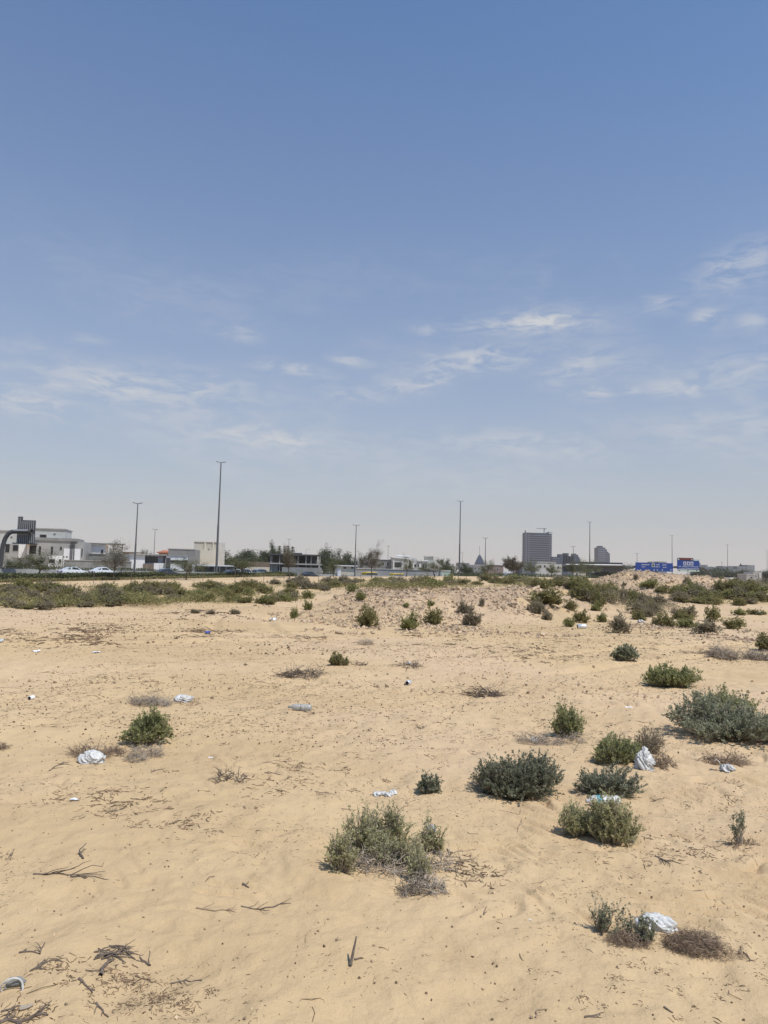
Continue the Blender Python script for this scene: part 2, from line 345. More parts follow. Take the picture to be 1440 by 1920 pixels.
def leaves(P, D, L, W, rs):
    """diamond leaves at P along D"""
    N = len(P); D = D * np.array([1, 1, .6]); D = D / (np.linalg.norm(D, axis=1, keepdims=True) + 1e-9)
    rnd = rs.randn(N, 3) * .55 + np.array([.1, -.15, 1.0]); S = np.cross(D, rnd); S /= np.linalg.norm(S, axis=1, keepdims=True) + 1e-9
    L = np.broadcast_to(L, (N,))[:, None]; W = np.broadcast_to(W, (N,))[:, None]
    V = np.stack([P, P + D * L * .5 + S * W * .5, P + D * L, P + D * L * .5 - S * W * .5], 1)
    return V.reshape(-1, 3), np.arange(N * 4).reshape(N, 4)
def cubes(C, S, rs, jit=.25, flat=False):
    """irregular stones: jittered, turned boxes"""
    N = len(C); base = np.array([(-1, -1, -1), (1, -1, -1), (1, 1, -1), (-1, 1, -1), (-1, -1, 1), (1, -1, 1), (1, 1, 1), (-1, 1, 1)]) * .5
    V = base[None] * (1 + jit * rs.randn(N, 8, 3) * .8) * S[:, None, :]
    q = rs.randn(N, 4)
    if flat: q[:, 0:2] *= .15
    q /= np.linalg.norm(q, axis=1, keepdims=True); x, y, z, w = q.T
    M = np.stack([1 - 2 * (y * y + z * z), 2 * (x * y - z * w), 2 * (x * z + y * w), 2 * (x * y + z * w), 1 - 2 * (x * x + z * z), 2 * (y * z - x * w), 2 * (x * z - y * w), 2 * (y * z + x * w), 1 - 2 * (x * x + y * y)], 1).reshape(N, 3, 3)
    V = np.einsum('nij,nkj->nki', M, V) + C[:, None, :]
    Q = np.array(MB.BQ)[None] + (np.arange(N) * 8)[:, None, None]
    return V.reshape(-1, 3), Q.reshape(-1, 4)
# ------------------------------------------------------------------ ground
def build_ground():
    t_in = np.linspace(-.74, .74, 900)
    ext = .74 * 1.09 ** np.arange(1, 56); t = np.concatenate([-ext[::-1], t_in, ext])
    yn = 1.6 * 1.0042 ** np.arange(0, 1010); yf = yn[-1] * 1.02 ** np.arange(1, 175); yf = yf[yf < 2550]
    yb = np.concatenate([-40 + np.linspace(0, 40, 30), np.linspace(.15, 1.5, 12)])
    y = np.concatenate([yb, yn, yf])
    TT, YY = np.meshgrid(t, y); XX = TT * (np.maximum(YY, 1.0) + .4); XX = np.clip(XX, -1900, 1900) + TT * 1e-3
    Z = Hgt(XX, YY); V = np.stack([XX, YY, Z], -1).reshape(-1, 3)
    r, c = XX.shape; i = np.arange(r * c).reshape(r, c)
    Q = np.stack([i[:-1, :-1], i[:-1, 1:], i[1:, 1:], i[1:, :-1]], -1).reshape(-1, 4)
    m = MB(); m.add(V, Q); o = m.build('ground', MT['sand'], smooth=True); tag(o, kind='structure')
    _, k = mounds(XX, YY); n = XX * ND[0] + YY * ND[1]; k = k * (1 - sstep(70, 80, n)) * sstep(-.25, .3, fbm(XX * .8, YY * .8, 3, 21) + .25)
    a = o.data.attributes.new('rubble', 'FLOAT', 'POINT'); a.data.foreach_set('value', k.astype(np.float32).ravel())
build_ground()
# ------------------------------------------------------------------ facades laid out at their own distance
class Facade:
    def __init__(s, px, Y, ang=0.0):
        o = at(px, 1070, Y); s.o = np.array([o[0], o[1]]); s.a = np.array([math.cos(R(ang)), math.sin(R(ang))]); s.b = np.array([-s.a[1], s.a[0]])
        s.base = (float(s.o[0]), float(s.o[1]), float(hz1(o[0], o[1])))
    def pt(s, px, py):
        d = ray(px, py); A = np.array([[s.a[0], -d[0]], [s.a[1], -d[1]]]); u, t = np.linalg.solve(A, -s.o); return u, CAMZ + d[2] * t
    def w(s, u, k, z): p = s.o + s.a * u + s.b * k; return (p[0], p[1], z)
    def box(s, m, x0, y0, x1, y1, k0, k1, sink=0.0):
        my, mx = (y0 + y1) / 2, (x0 + x1) / 2
        u0, u1 = s.pt(x0, my)[0], s.pt(x1, my)[0]; zt, zb = s.pt(mx, y0)[1], s.pt(mx, y1)[1] - sink
        s.ubox(m, u0, u1, k0, k1, zb, zt)
    def ubox(s, m, u0, u1, k0, k1, z0, z1):
        m.hexa([s.w(u0, k0, z0), s.w(u1, k0, z0), s.w(u1, k1, z0), s.w(u0, k1, z0), s.w(u0, k0, z1), s.w(u1, k0, z1), s.w(u1, k1, z1), s.w(u0, k1, z1)])
    def part(s, parent, name, mt, rects, label=None):
        if name in ('pilaster', 'window_band', 'symbol_plate', 'drainpipe') and len(rects) > 1:
            return [s.part(parent, name, mt, [r], label) for r in rects][-1]
        m = MB()
        for r in rects: s.box(m, *r)
        o = m.build(name, MT[mt], parent)
        if label: o['label'] = label
        return o
    def window(s, parent, x0, y0, x1, y1, k=0.0, mt='glass', frame='offwhite', name='window'):
        """a framed opening: frame proud of the wall, pane inside it; the matt dark sort is painted shade"""
        my, mx = (y0 + y1) / 2, (x0 + x1) / 2
        u0, u1 = s.pt(x0, my)[0], s.pt(x1, my)[0]; zt, zb = s.pt(mx, y0)[1], s.pt(mx, y1)[1]; f = .07
        m = MB(); s.ubox(m, u0 - f, u0, k - .05, k + .05, zb - f, zt + f); s.ubox(m, u1, u1 + f, k - .05, k + .05, zb - f, zt + f)
        s.ubox(m, u0, u1, k - .05, k + .05, zt, zt + f); s.ubox(m, u0, u1, k - .05, k + .05, zb - f, zb)
        w = m.build(name, MT[frame], parent)
        p = MB(); s.ubox(p, u0, u1, k - .02, k + .06, zb, zt); p.build('pane', MT[mt], w)
        return w
# ------------------------------------------------------------------ road
def strip(n0, n1, z0, z1, s0, s1, m, steps=40):
    sv_ = np.linspace(s0, s1, steps)
    for a, b in zip(sv_[:-1], sv_[1:]):
        c = [UD * a + ND * n0, UD * b + ND * n0, UD * b + ND * n1, UD * a + ND * n1]
        m.hexa([(*p, z0) for p in c] + [(*p, z1) for p in c])
def road():
    for nm, a, b in (('road', 93.0, 104.6), ('road', 107.6, 118.6)):
        m = MB(); strip(a, b, ZR - .5, ZR, -80, 560, m, 2); o = m.build(nm, MT['asphalt']); tag(o, kind='structure')
    m = MB()
    for a in (93.5, 104.1, 108.1, 118.1): strip(a, a + .15, ZR - .3, ZR + .004, -80, 560, m, 2)
    for a in (97.0, 100.6, 111.4, 114.9):
        for k in range(0, 60): strip(a, a + .15, ZR - .3, ZR + .004, -40 + k * 9, -36 + k * 9, m, 2)
    tag(m.build('road_markings', MT['marking']), kind='structure')
    m = MB(); strip(92.7, 93.0, ZR - .5, ZR + .13, -80, 560, m, 2); strip(118.6, 118.9, ZR - .5, ZR + .13, -80, 560, m, 2)
    tag(m.build('kerb', MT['kerb']), kind='structure')
    m = MB()
    for a, b, n0, n1 in ((0, .25, 105.6, 106.5), (.25, .95, 105.85, 106.25)):
        strip(n0, n1, ZR - .06 + a, ZR + b, -80, 430, m, 90)
    o = m.build('concrete_barrier', MT['barrier']); tag(o, 'long grey concrete barrier wall running behind the cars on the highway', 'barrier')
road()
# ------------------------------------------------------------------ vegetation builders
def shrub_parts(seed, rx, ry, h, nst, lps, lsz, woody=1.0, up=.5, lobes=.35, rad0=.0019, leaf_from=.35, dens_r=.5, thick=1.0):
    rs = np.random.RandomState(seed); K = 6
    a = rs.rand(nst) * 2 * np.pi; rad = rs.rand(nst) ** dens_r
    tx, ty = rx * rad * np.cos(a), ry * rad * np.sin(a)
    hl = 1 - lobes + lobes * 2 * (vnoise(tx / rx * 1.7 + seed, ty / ry * 1.7, seed) + .5)
    out = 1 + lobes * .5 * vnoise(np.cos(a) * 2 + seed, np.sin(a) * 2, seed + 3)
    tx *= out; ty *= out
    tz = h * np.sqrt(1 - .86 * rad ** 3.4) * hl * (.5 + .56 * rs.rand(nst))
    tip = np.stack([tx, ty, tz], 1); base = np.stack([tx * .22 + rs.randn(nst) * rx * .05, ty * .22 + rs.randn(nst) * ry * .05, -np.full(nst, .03)], 1)
    t = np.linspace(0, 1, K)[None, :, None]
    P = base[:, None] + (tip - base)[:, None] * t
    P[:, :, 2] += (np.sin(t[..., 0] * np.pi) * -.10 * h * (rad[:, None] - .4))
    P += rs.randn(nst, K, 3) * (.018 * h + .004) * t * thick
    r = rad0 * (1.15 - .85 * t[..., 0]) * (.7 + .6 * rs.rand(nst, 1))
    sm = MB(); sm.add(*tubes(P[:max(8, int(nst * woody))], r[:max(8, int(nst * woody))]))
    fm = MB()
    # side twigs
    ns = nst * 3; i = rs.randint(0, nst, ns); tt = leaf_from + (1 - leaf_from) * rs.rand(ns)
    f = tt * (K - 1); i0 = np.minimum(f.astype(int), K - 2); fr = (f - i0)[:, None]
    B = P[i, i0] * (1 - fr) + P[i, i0 + 1] * fr; T = P[i, i0 + 1] - P[i, i0]; T /= np.linalg.norm(T, axis=1, keepdims=True) + 1e-9
    D = T + rs.randn(ns, 3) * .75; D[:, 2] += up; D /= np.linalg.norm(D, axis=1, keepdims=True)
    ln = (.10 + .14 * rs.rand(ns)) * h * 1.1
    E = B + D * ln[:, None]; E[:, 2] = np.maximum(E[:, 2], .01)
    if woody > .3:
        q = np.stack([B, (B + E) / 2 + rs.randn(ns, 3) * .004, E], 1); sm.add(*tubes(q, np.array([[rad0 * .55, rad0 * .4, rad0 * .25]])))
    m = int(ns * lps * 1.1); j = rs.randint(0, ns, m); u = rs.rand(m, 1) * 1.08
    LP = B[j] + (E - B)[j] * u + rs.randn(m, 3) * lsz * .25; LD = D[j] + rs.randn(m, 3) * .7; LD[:, 2] += .25
    keep = LP[:, 2] > .005
    fm.add(*leaves(LP[keep], LD[keep], lsz * 1.15 * (.6 + .8 * rs.rand(keep.sum())), lsz * .72 * (.7 + .6 * rs.rand(keep.sum())), rs))
    return fm, sm
def brush_paths(seed, rx, ry, h, n, curl=.5, K=7, lens=(.3, .9), zmin=.004, lift=.6):
    rs = np.random.RandomState(seed); a = rs.rand(n) * 2 * np.pi; r = rs.rand(n) ** .6
    P0 = np.stack([rx * r * np.cos(a) * .7, ry * r * np.sin(a) * .7, h * rs.rand(n) ** 1.5 * .5 * (1 - .6 * r)], 1)
    th = a + rs.randn(n) * 1.0; L = (lens[0] + (lens[1] - lens[0]) * rs.rand(n)) * (rx + ry) * .5
    D = np.stack([np.cos(th), np.sin(th), rs.rand(n) * lift], 1); P = [P0]; step = L / (K - 1)
    for k in range(K - 1):
        D = D + rs.randn(n, 3) * curl * np.array([1, 1, .7]); D[:, 2] -= .04 * k; D /= np.linalg.norm(D, axis=1, keepdims=True)
        P.append(P[-1] + D * step[:, None])
    P = np.stack(P, 1); P[:, :, 2] = np.clip(P[:, :, 2], zmin, h * 1.15); return P, rs
def drape(P, loc):
    S = P.shape; q = P.reshape(-1, 3); z = Hgt(q[:, 0] + loc[0], q[:, 1] + loc[1]) - loc[2]; q = q.copy(); q[:, 2] += z; return q.reshape(S)
def extent(px0, px1, pyt, pyb, depth=.8):
    """the ground spot, half width, half depth and height of a clump seen at these photo pixels"""
    g = ground((px0 + px1) / 2, pyb); d = g[1]; s = max(.02, (pyb - (1070 + ((px0 + px1) / 2 - 720) * .026)) / FPX)
    rx = (px1 - px0) / 2 / FPX * d; ry = rx * depth; e = (pyb - pyt) / FPX * d
    k = min(ry * s, e * .45); ry = min(ry, k / s); q = e - k; h = math.sqrt(max(q * q - k * k, (.35 * e) ** 2))
    dirxy = np.array([g[0], g[1]]) / math.hypot(g[0], g[1]); c = np.array([g[0], g[1]]) + dirxy * ry
    return (c[0], c[1], hz1(c[0], c[1])), rx, ry, h, d
def shrub(label, box, leaf, seed, nst=120, lps=10, lsz=.012, woody=1.0, stem='twig_grey', depth=.8, name='desert_shrub', cat='shrub', group=None, **kw):
    loc, rx, ry, h, d = extent(*box, depth=depth)
    fm, sm = shrub_parts(seed, rx, ry, h, nst, lps, lsz, woody, **kw)
    t = thing(name, label, cat, loc, group)
    sm.v = [drape(v[None], loc)[0] for v in sm.v]; fm.v = [drape(v[None], loc)[0] for v in fm.v]
    o = sm.build('stems', MT[stem], None, loc=(0, 0, 0)); o.parent = t
    o = fm.build('foliage', MT[leaf], None, loc=(0, 0, 0)); o.parent = t
    return t
def add_part(t, mb, name, mt, smooth=False):
    o = mb.build(name, MT[mt], None, loc=(0, 0, 0), smooth=smooth); o.parent = t; return o
def brush(label, box, seed, n=60, r=.0022, curl=.45, mt='twig', name='dry_brush', cat='dry brush', depth=.6, group=None, lens=(.3, .9), lift=.6, hmul=1.0):
    loc, rx, ry, h, d = extent(*box, depth=depth); P, rs = brush_paths(seed, rx, ry, h * hmul, n, curl, lens=lens, lift=lift)
    P = drape(P, loc); K = P.shape[1]; m = MB(); m.add(*tubes(P, r * (.6 + .8 * rs.rand(n, 1)) * np.linspace(1.1, .35, K)[None]))
    # short side twigs
    i = rs.randint(0, n, n * 2); k = rs.randint(1, K - 1, n * 2); B = P[i, k]; D = rs.randn(n * 2, 3) * np.array([1, 1, .5]) + np.array([0, 0, .3]); E = B + D * rx * .09
    m.add(*tubes(np.stack([B, (B + E) / 2 + rs.randn(n * 2, 3) * .004, E], 1), np.array([[r * .6, r * .5, r * .3]])))
    o = m.build(name, MT[mt], None, loc=loc); return tag(o, label, cat, group)
def stick(label, p0, p1, seed, r=.004, branches=3, bend=.12, lift=0.0, mt='driftwood', name='dead_branch', cat='dead branch', group=None, bl=.35, ba=.4, rise=0.0):
    g0, g1 = ground(*p0), ground(*p1); rs = np.random.RandomState(seed); K = 9; t = np.linspace(0, 1, K)[:, None]
    v = g1 - g0; L = np.linalg.norm(v); side = np.array([-v[1], v[0], 0]) / L
    main = g0 + v * t + side * (np.cumsum(rs.randn(K, 1), 0) * bend * L * .2) * np.sin(t * np.pi); main[:, 2] = Hgt(main[:, 0], main[:, 1]) + r * .7 + lift * np.sin(t[:, 0] * np.pi) * L + rise * t[:, 0]
    m = MB(); m.add(*tubes((main - g0)[None], r * np.linspace(1.15, .5, K)[None], 6))
    for b in range(branches):
        k = rs.randint(1, K - 2); B = main[k]; th = math.atan2(v[1], v[0]) + rs.choice([-1, 1]) * (ba + ba * 1.5 * rs.rand()); l = L * bl * (.5 + .8 * rs.rand())
        q = np.linspace(0, 1, 6)[:, None]; Q = B + np.array([math.cos(th), math.sin(th), 0]) * l * q + rs.randn(6, 3) * l * .05 * q
        Q[:, 2] = Hgt(Q[:, 0], Q[:, 1]) + r * .6 + q[:, 0] * l * (.1 + .35 * rs.rand()) * (1 if rs.rand() < .6 else 0)
        m.add(*tubes((Q - g0)[None], r * np.linspace(.7, .25, 6)[None], 5))
    o = m.build(name, MT[mt], None, loc=tuple(g0)); return tag(o, label, cat, group)
# ------------------------------------------------------------------ near shrubs
def near_shrubs():
    shrub('large dense dark grey-green bush, the darkest and roundest one on the near sand', (877, 1058, 1428, 1514), 'leaf_blue', 11, nst=620, lps=16, lsz=.0125, lobes=.4, stem='twig', leaf_from=.45)
    shrub('grey-green loose bush standing directly behind the clear crumpled bottle', (1072, 1205, 1442, 1504), 'leaf_blue', 12, nst=300, lps=12, lsz=.013, lobes=.5, leaf_from=.45)
    shrub('small left lobe of yellow-green bush in front of the grey-green loose bush', (1043, 1118, 1508, 1574), 'leaf_yellow', 13, nst=170, lps=13, lsz=.011, lobes=.5, up=.8)
    shrub('bright yellow-green rounded bush in front of the clear crumpled bottle', (1098, 1196, 1503, 1592), 'leaf_yellow', 14, nst=300, lps=15, lsz=.011, lobes=.4, up=.8)
    shrub('biggest bush, grey-green with upright spiky stems, cut by the right picture edge', (1248, 1500, 1316, 1404), 'leaf_grey', 15, nst=620, lps=8, lsz=.024, lobes=.5, up=1.2, leaf_from=.4, rad0=.003)
    shrub('wispy olive bush growing behind the biggest spiky bush', (1300, 1420, 1283, 1348), 'leaf_green', 16, nst=260, lps=8, lsz=.02, lobes=.4)
    # the sprawling bush in the middle foreground, built of three leafy clumps on one woody root
    loc, rx, ry, h, d = extent(610, 838, 1530, 1672, depth=.55)
    t = thing('sprawling_shrub', 'sprawling half-dead bush with bare twisted twigs in the middle of the foreground sand', 'shrub', loc)
    sm, fm = MB(), MB()
    for (x0, x1, yt, yb, sd, n, l) in ((606, 672, 1568, 1640, 21, 90, 11), (630, 735, 1528, 1612, 22, 190, 10), (690, 768, 1518, 1600, 28, 130, 10), (740, 800, 1566, 1632, 23, 80, 6), (784, 838, 1548, 1606, 24, 80, 9), (762, 815, 1600, 1660, 25, 70, 6), (690, 760, 1572, 1630, 27, 90, 5)):
        l2, a, b, hh, _ = extent(x0, x1, yt, yb, depth=.8); f2, s2 = shrub_parts(sd, a, b, hh, n, l, .0105, 1.0, up=.4, lobes=.3, rad0=.0022)
        off = np.array(l2) - np.array(loc)
        for src, dst in ((f2, fm), (s2, sm)):
            V = np.concatenate(src.v); V = drape(V[None], l2)[0] + off
            dst.add(V, np.concatenate(src.q))
    for (x0, x1, yt, yb, sd, n) in ((630, 800, 1588, 1650, 31, 190), (740, 850, 1590, 1682, 32, 210), (770, 860, 1545, 1640, 33, 110), (660, 770, 1560, 1620, 34, 120)):
        l2, a, b, hh, _ = extent(x0, x1, yt, yb, depth=.6); P, rs = brush_paths(sd, a, b, hh * .9, n, .5, lift=.8); P = drape(P, l2) + (np.array(l2) - np.array(loc))
        sm.add(*tubes(P, .0026 * (.5 + .8 * rs.rand(n, 1)) * np.linspace(1.1, .4, P.shape[1])[None]))
    add_part(t, sm, 'stems', 'twig_grey'); add_part(t, fm, 'foliage', 'leaf_yellow')
    # other near ones
    shrub('tiny seedling tree with one thin upright stem beside the right edge', (1370, 1402, 1520, 1588), 'leaf_grey', 41, nst=16, lps=10, lsz=.011, lobes=.3, up=1.5, leaf_from=.6, name='seedling', cat='seedling', rad0=.004)
    brush('flat ring of dry bits around the foot of the seedling', (1352, 1432, 1578, 1600), 42, n=60, r=.0016, lift=.2)
    t = shrub('compact fresh green bush with a grey woody skirt, on the left half of the sand', (230, 318, 1344, 1402), 'leaf_green', 43, nst=210, lps=11, lsz=.017, lobes=.3, up=.6, leaf_from=.6)
    brush('grey woody skirt of dead twigs below the compact fresh green bush', (232, 316, 1378, 1424), 44, n=120, r=.0022, mt='twig_grey')
    shrub('small upright green bush growing out of grey dead twigs', (1034, 1093, 1328, 1388), 'leaf_green', 45, nst=230, lps=11, lsz=.015, lobes=.3, up=1.4)
    brush('spread of grey dead twigs left of the small upright green bush', (955, 1060, 1358, 1398), 46, n=150, r=.0022, mt='twig_grey')
    brush('fringe of thin dead twigs right under the small upright green bush', (1030, 1110, 1368, 1396), 47, n=90, r=.002, mt='twig_grey')
    shrub('yellow-green bush left of the upright white plastic bag', (1113, 1200, 1388, 1440), 'leaf_green', 48, nst=300, lps=11, lsz=.014, lobes=.4)
    shrub('thin half-bare bush rising behind the upright white plastic bag', (1185, 1250, 1368, 1420), 'leaf_dull', 49, nst=170, lps=4, lsz=.013, lobes=.5)
    brush('brown dry brush on the far side of the upright white plastic bag', (1205, 1275, 1390, 1443), 50, n=190, r=.002, lift=1.2)
    brush('dry brush holding the small pointed white scrap', (1310, 1415, 1408, 1440), 51, n=200, r=.002)
    shrub('little dark green tuft standing alone beside the white torn wrapper', (779, 826, 1452, 1490), 'leaf_blue', 52, nst=75, lps=12, lsz=.013, lobes=.5, up=.6)
    shrub('mid-sized green bush, long and low, behind the biggest spiky bush', (1205, 1315, 1248, 1292), 'leaf_green', 53, nst=420, lps=9, lsz=.026, lobes=.35, up=1)
    shrub('small neat green bush in the open sand, far side of the long low green bush', (1148, 1197, 1214, 1241), 'leaf_grey', 54, nst=260, lps=8, lsz=.028, lobes=.2, up=1)
    shrub('small dark bush low on the sand between dead twigs, middle distance', (614, 655, 1227, 1249), 'leaf_olive', 55, nst=150, lps=7, lsz=.022, lobes=.4, up=1)
    shrub('sprig of upright grey-green stems left of the largest white bag', (1107, 1152, 1686, 1756), 'leaf_grey', 56, nst=46, lps=9, lsz=.0085, lobes=.4, up=1.4, rad0=.0015, leaf_from=.2)
    shrub('second thin sprig touching the left corner of the largest white bag', (1150, 1192, 1700, 1765), 'leaf_grey', 57, nst=34, lps=7, lsz=.008, lobes=.5, up=1.2, rad0=.0015, leaf_from=.2)
    shrub('small green sprig standing in front of the largest white bag', (1192, 1230, 1722, 1776), 'leaf_grey', 58, nst=60, lps=9, lsz=.009, lobes=.3, up=1.3, rad0=.0015, leaf_from=.2)
    brush('brown dry mat under the sprigs left of the largest white bag', (1120, 1232, 1722, 1782), 59, n=300, r=.0012, curl=.5, lens=(.2, .5), lift=.9)
    brush('curly brown dry mat right of the largest white bag', (1228, 1372, 1712, 1800), 60, n=760, r=.0011, curl=.55, lens=(.16, .5), lift=1.5)
    brush('thin fringe of brown stalks at the outer edge of the curly dry mat', (1290, 1410, 1750, 1812), 61, n=130, r=.0011, curl=.5, lens=(.1, .3), lift=.3)
    brush('low grey dead brush touching the flat white bag on the left sand', (230, 330, 1296, 1327), 62, n=240, r=.0026, mt='twig_grey', curl=.35)
    brush('thin dead twigs poking out beyond the flat white bag', (322, 385, 1300, 1324), 63, n=30, r=.0022)
    brush('dead stalks fanning out behind the dusty white bag on the left', (120, 215, 1376, 1428), 64, n=170, r=.0022, curl=.25, lift=1.1, mt='twig')
    brush('brown brush between the dusty white bag and the compact green bush', (180, 245, 1385, 1418), 65, n=130, r=.002, curl=.6)
    brush('low grey brush beneath the compact fresh green bush, nearest the camera', (228, 280, 1400, 1432), 66, n=90, r=.002, mt='twig_grey', curl=.3, lift=1)
    brush('dead thornbush with branching bare arms, alone left of centre', (385, 470, 1424, 1470), 67, n=34, r=.0035, mt='driftwood', curl=.4, lift=1.5)
    brush('dark heap of dead branches right of centre in the middle sand', (868, 955, 1276, 1308), 68, n=110, r=.0042, mt='driftwood', curl=.3, lift=.5)
    brush('long low line of dead twigs left of the small dark bush', (512, 625, 1243, 1275), 69, n=130, r=.004, mt='driftwood', curl=.35, lift=.3)
    brush('few dead twigs right beside the small dark bush', (655, 692, 1234, 1249), 70, n=36, r=.004, mt='driftwood', lift=.3)
    brush('dead twig scatter around the faint white crumb, middle sand', (735, 800, 1232, 1254), 71, n=70, r=.0035, mt='driftwood', lift=.5)
    brush('tiny splayed dead twig, mid sand below the white can', (775, 806, 1354, 1368), 72, n=14, r=.003, mt='driftwood', lift=.7)
    brush('dry brush sliced by the left picture edge', (-30, 20, 1376, 1408), 73, n=130, r=.0022, lift=1.2)
    brush('straw-coloured dry grass tuft in front of the rubble ridge', (667, 705, 1192, 1211), 74, n=120, r=.003, mt='twig_grey', lift=2.2, curl=.2)
    brush('bare bristly twigs at the left edge, level with the curled dead twig', (-16, 30, 1578, 1616), 75, n=14, r=.002, mt='driftwood', lift=1.8, curl=.2)
    brush('flat dead brown brush beside the long low green bush', (1270, 1350, 1214, 1226), 76, n=60, r=.004, mt='twig', lift=.2)
    brush('grey dead bush at the right, widest of the leafless ones', (1316, 1392, 1203, 1238), 77, n=420, r=.0045, mt='twig_grey', lift=1.6, curl=.3)
    brush('grey dead bush clipped by the right edge', (1385, 1460, 1210, 1240), 78, n=300, r=.0045, mt='twig_grey', lift=1.6, curl=.3)
    shrub('olive tuft above the grey dead bush at the right edge', (1418, 1452, 1194, 1222), 'leaf_olive', 79, nst=150, lps=7, lsz=.03)
    brush('faint low stalks between two tracks at the right of the sand', (1185, 1235, 1212, 1217), 80, n=40, r=.004, lift=.4)
near_shrubs()
# ------------------------------------------------------------------ dead branches lying about
def branches():
    stick('bundle stick, long dark dead branch at the left, forked at one end', (62, 1640), (160, 1648), 101, r=.0045, branches=9, bend=.12, bl=.7, ba=.1)
    stick('curled grey dead twig, hooked at its foot', (156, 1611), (161, 1592), 102, r=.005, branches=1, bend=.25, rise=.03, bl=.8)
    stick('thin tan stick lying flat, left of the middle foreground', (368, 1703), (442, 1711), 103, r=.0032, branches=3, mt='twig')
    stick('arching dark twig pair left of the sprawling bush', (452, 1700), (545, 1694), 104, r=.003, branches=6, bend=.35, bl=.4)
    stick('upright black stick stuck in the sand at the bottom', (657, 1812), (667, 1797), 105, r=.0068, branches=1, bend=.05, bl=.5, rise=.085)
    stick('thickest branch of the driftwood heap, bottom left', (182, 1792), (252, 1798), 106, r=.0042, branches=5, bend=.15, bl=.5, lift=.06)
    stick('pale crossed branch over the driftwood heap, bottom left', (176, 1800), (240, 1780), 107, r=.0035, branches=5, bend=.15, lift=.09)
    for k, (a, b, r_, l_) in enumerate((((176, 1786), (228, 1776), .0035, .10), ((190, 1800), (250, 1786), .004, .05), ((184, 1779), (214, 1800), .003, .08), ((205, 1774), (246, 1797), .0035, .10), ((178, 1796), (206, 1781), .0028, .12), ((222, 1780), (254, 1800), .0045, .04), ((196, 1792), (244, 1775), .003, .12), ((160, 1820), (196, 1822), .0035, 0), ((200, 1786), (236, 1806), .003, .03))):
        stick('dead branch piled in the driftwood heap, bottom left', a, b, 170 + k, r=r_ * .8, branches=2, bend=.14, lift=l_, group='branches piled in the driftwood heap', bl=.35)
    stick('split grey bark piece standing below the driftwood heap', (188, 1831), (204, 1800), 108, r=.008, branches=2, bend=.2)
    stick('left tangle branch beside the driftwood heap', (56, 1822), (118, 1804), 109, r=.0035, branches=8, bend=.3, bl=.35)
    stick('forked twig right of the driftwood heap', (281, 1812), (262, 1795), 110, r=.0045, branches=2, bl=.9)
    stick('short forked twig, upper one at bottom left', (74, 1790), (84, 1768), 111, r=.0035, branches=2, bl=.7)
    stick('flat short branch left of the driftwood heap', (36, 1787), (74, 1789), 112, r=.0035, branches=3)
    stick('diagonal dark branch below the driftwood heap', (148, 1836), (173, 1862), 113, r=.0045, branches=2)
    stick('forked branch at the bottom border, left of centre', (180, 1882), (203, 1908), 114, r=.0042, branches=2, bl=.5)
    stick('long root lying along the bottom border at the left', (-10, 1919), (90, 1905), 115, r=.006, branches=8, bend=.3, bl=.3)
    stick('smooth grey driftwood stub near the white ring', (38, 1894), (62, 1887), 116, r=.009, branches=0, mt='twig_grey')
    stick('brown branch left of the smooth grey stub', (2, 1898), (38, 1886), 117, r=.0035, branches=4)
    stick('thin curved twig in front of the driftwood heap', (320, 1845), (378, 1840), 118, r=.0028, branches=4, bend=.4)
    stick('little black hook-shaped twig, bottom middle', (907, 1716), (913, 1700), 119, r=.003, branches=1)
    stick('bent wire-like twig at the bottom border, right of centre', (1004, 1909), (1026, 1893), 120, r=.0028, branches=1, bend=.4, mt='twig')
    stick('double dark twig at the bottom border, under the largest bag', (1096, 1908), (1126, 1904), 121, r=.0035, branches=2, bl=.8)
    stick('trailing root reaching right out of the sprawling bush', (838, 1592), (908, 1644), 122, r=.0028, branches=7, bend=.5, lift=.05, bl=.4)
    stick('second trailing root under the sprawling bush', (826, 1630), (880, 1604), 123, r=.0028, branches=6, bend=.4)
    stick('curved stem lying below the sprawling bush, left end', (650, 1632), (700, 1622), 124, r=.003, branches=2, bend=.4)
    stick('thin upright twig beside the torn wrapper', (752, 1516), (776, 1495), 125, r=.0025, branches=2, bend=.2, mt='twig')
    stick('knot of dark twigs below the seedling and bright bush', (1228, 1606), (1258, 1616), 126, r=.0038, branches=9, bl=.8)
    stick('small forked twig below the dark round bush', (970, 1560), (976, 1518), 127, r=.0024, branches=3, mt='twig')
    stick('slanted twig pair, left sand under the dusty bag', (198, 1526), (232, 1516), 128, r=.0032, branches=3)
    stick('thin horizontal twig left of the torn wrapper', (640, 1517), (668, 1519), 129, r=.0028, branches=0)
    stick('dark curly twig cluster, upper left of the middle', (496, 1449), (524, 1452), 130, r=.0035, branches=6, bl=.6)
    stick('dark twig beside the dead thornbush', (283, 1449), (310, 1440), 131, r=.0035, branches=4)
    stick('long thin twig left of the torn wrapper, pointing at it', (590, 1484), (628, 1490), 132, r=.0025, branches=3, mt='twig')
    stick('slim broken twig by the left of the arching pair', (455, 1657), (467, 1665), 133, r=.004, branches=1)
    stick('twisted twig line under the dusty bag', (92, 1446), (130, 1430), 134, r=.004, branches=6)
    stick('dry root in front of the grey dead twigs, right', (1075, 1412), (1088, 1386), 135, r=.003, branches=4)
    stick('low dark twig on the right sand, below the dry mat', (1245, 1890), (1262, 1900), 136, r=.004, branches=1)
    stick('dead twig under the curly dry mat', (1394, 1786), (1405, 1804), 137, r=.003, branches=3)
    stick('flat twig left of the can, mid sand', (480, 1279), (520, 1283), 138, r=.004, branches=1)
    stick('thin twig near the dark heap of branches', (815, 1299), (868, 1302), 139, r=.003, branches=3)
branches()
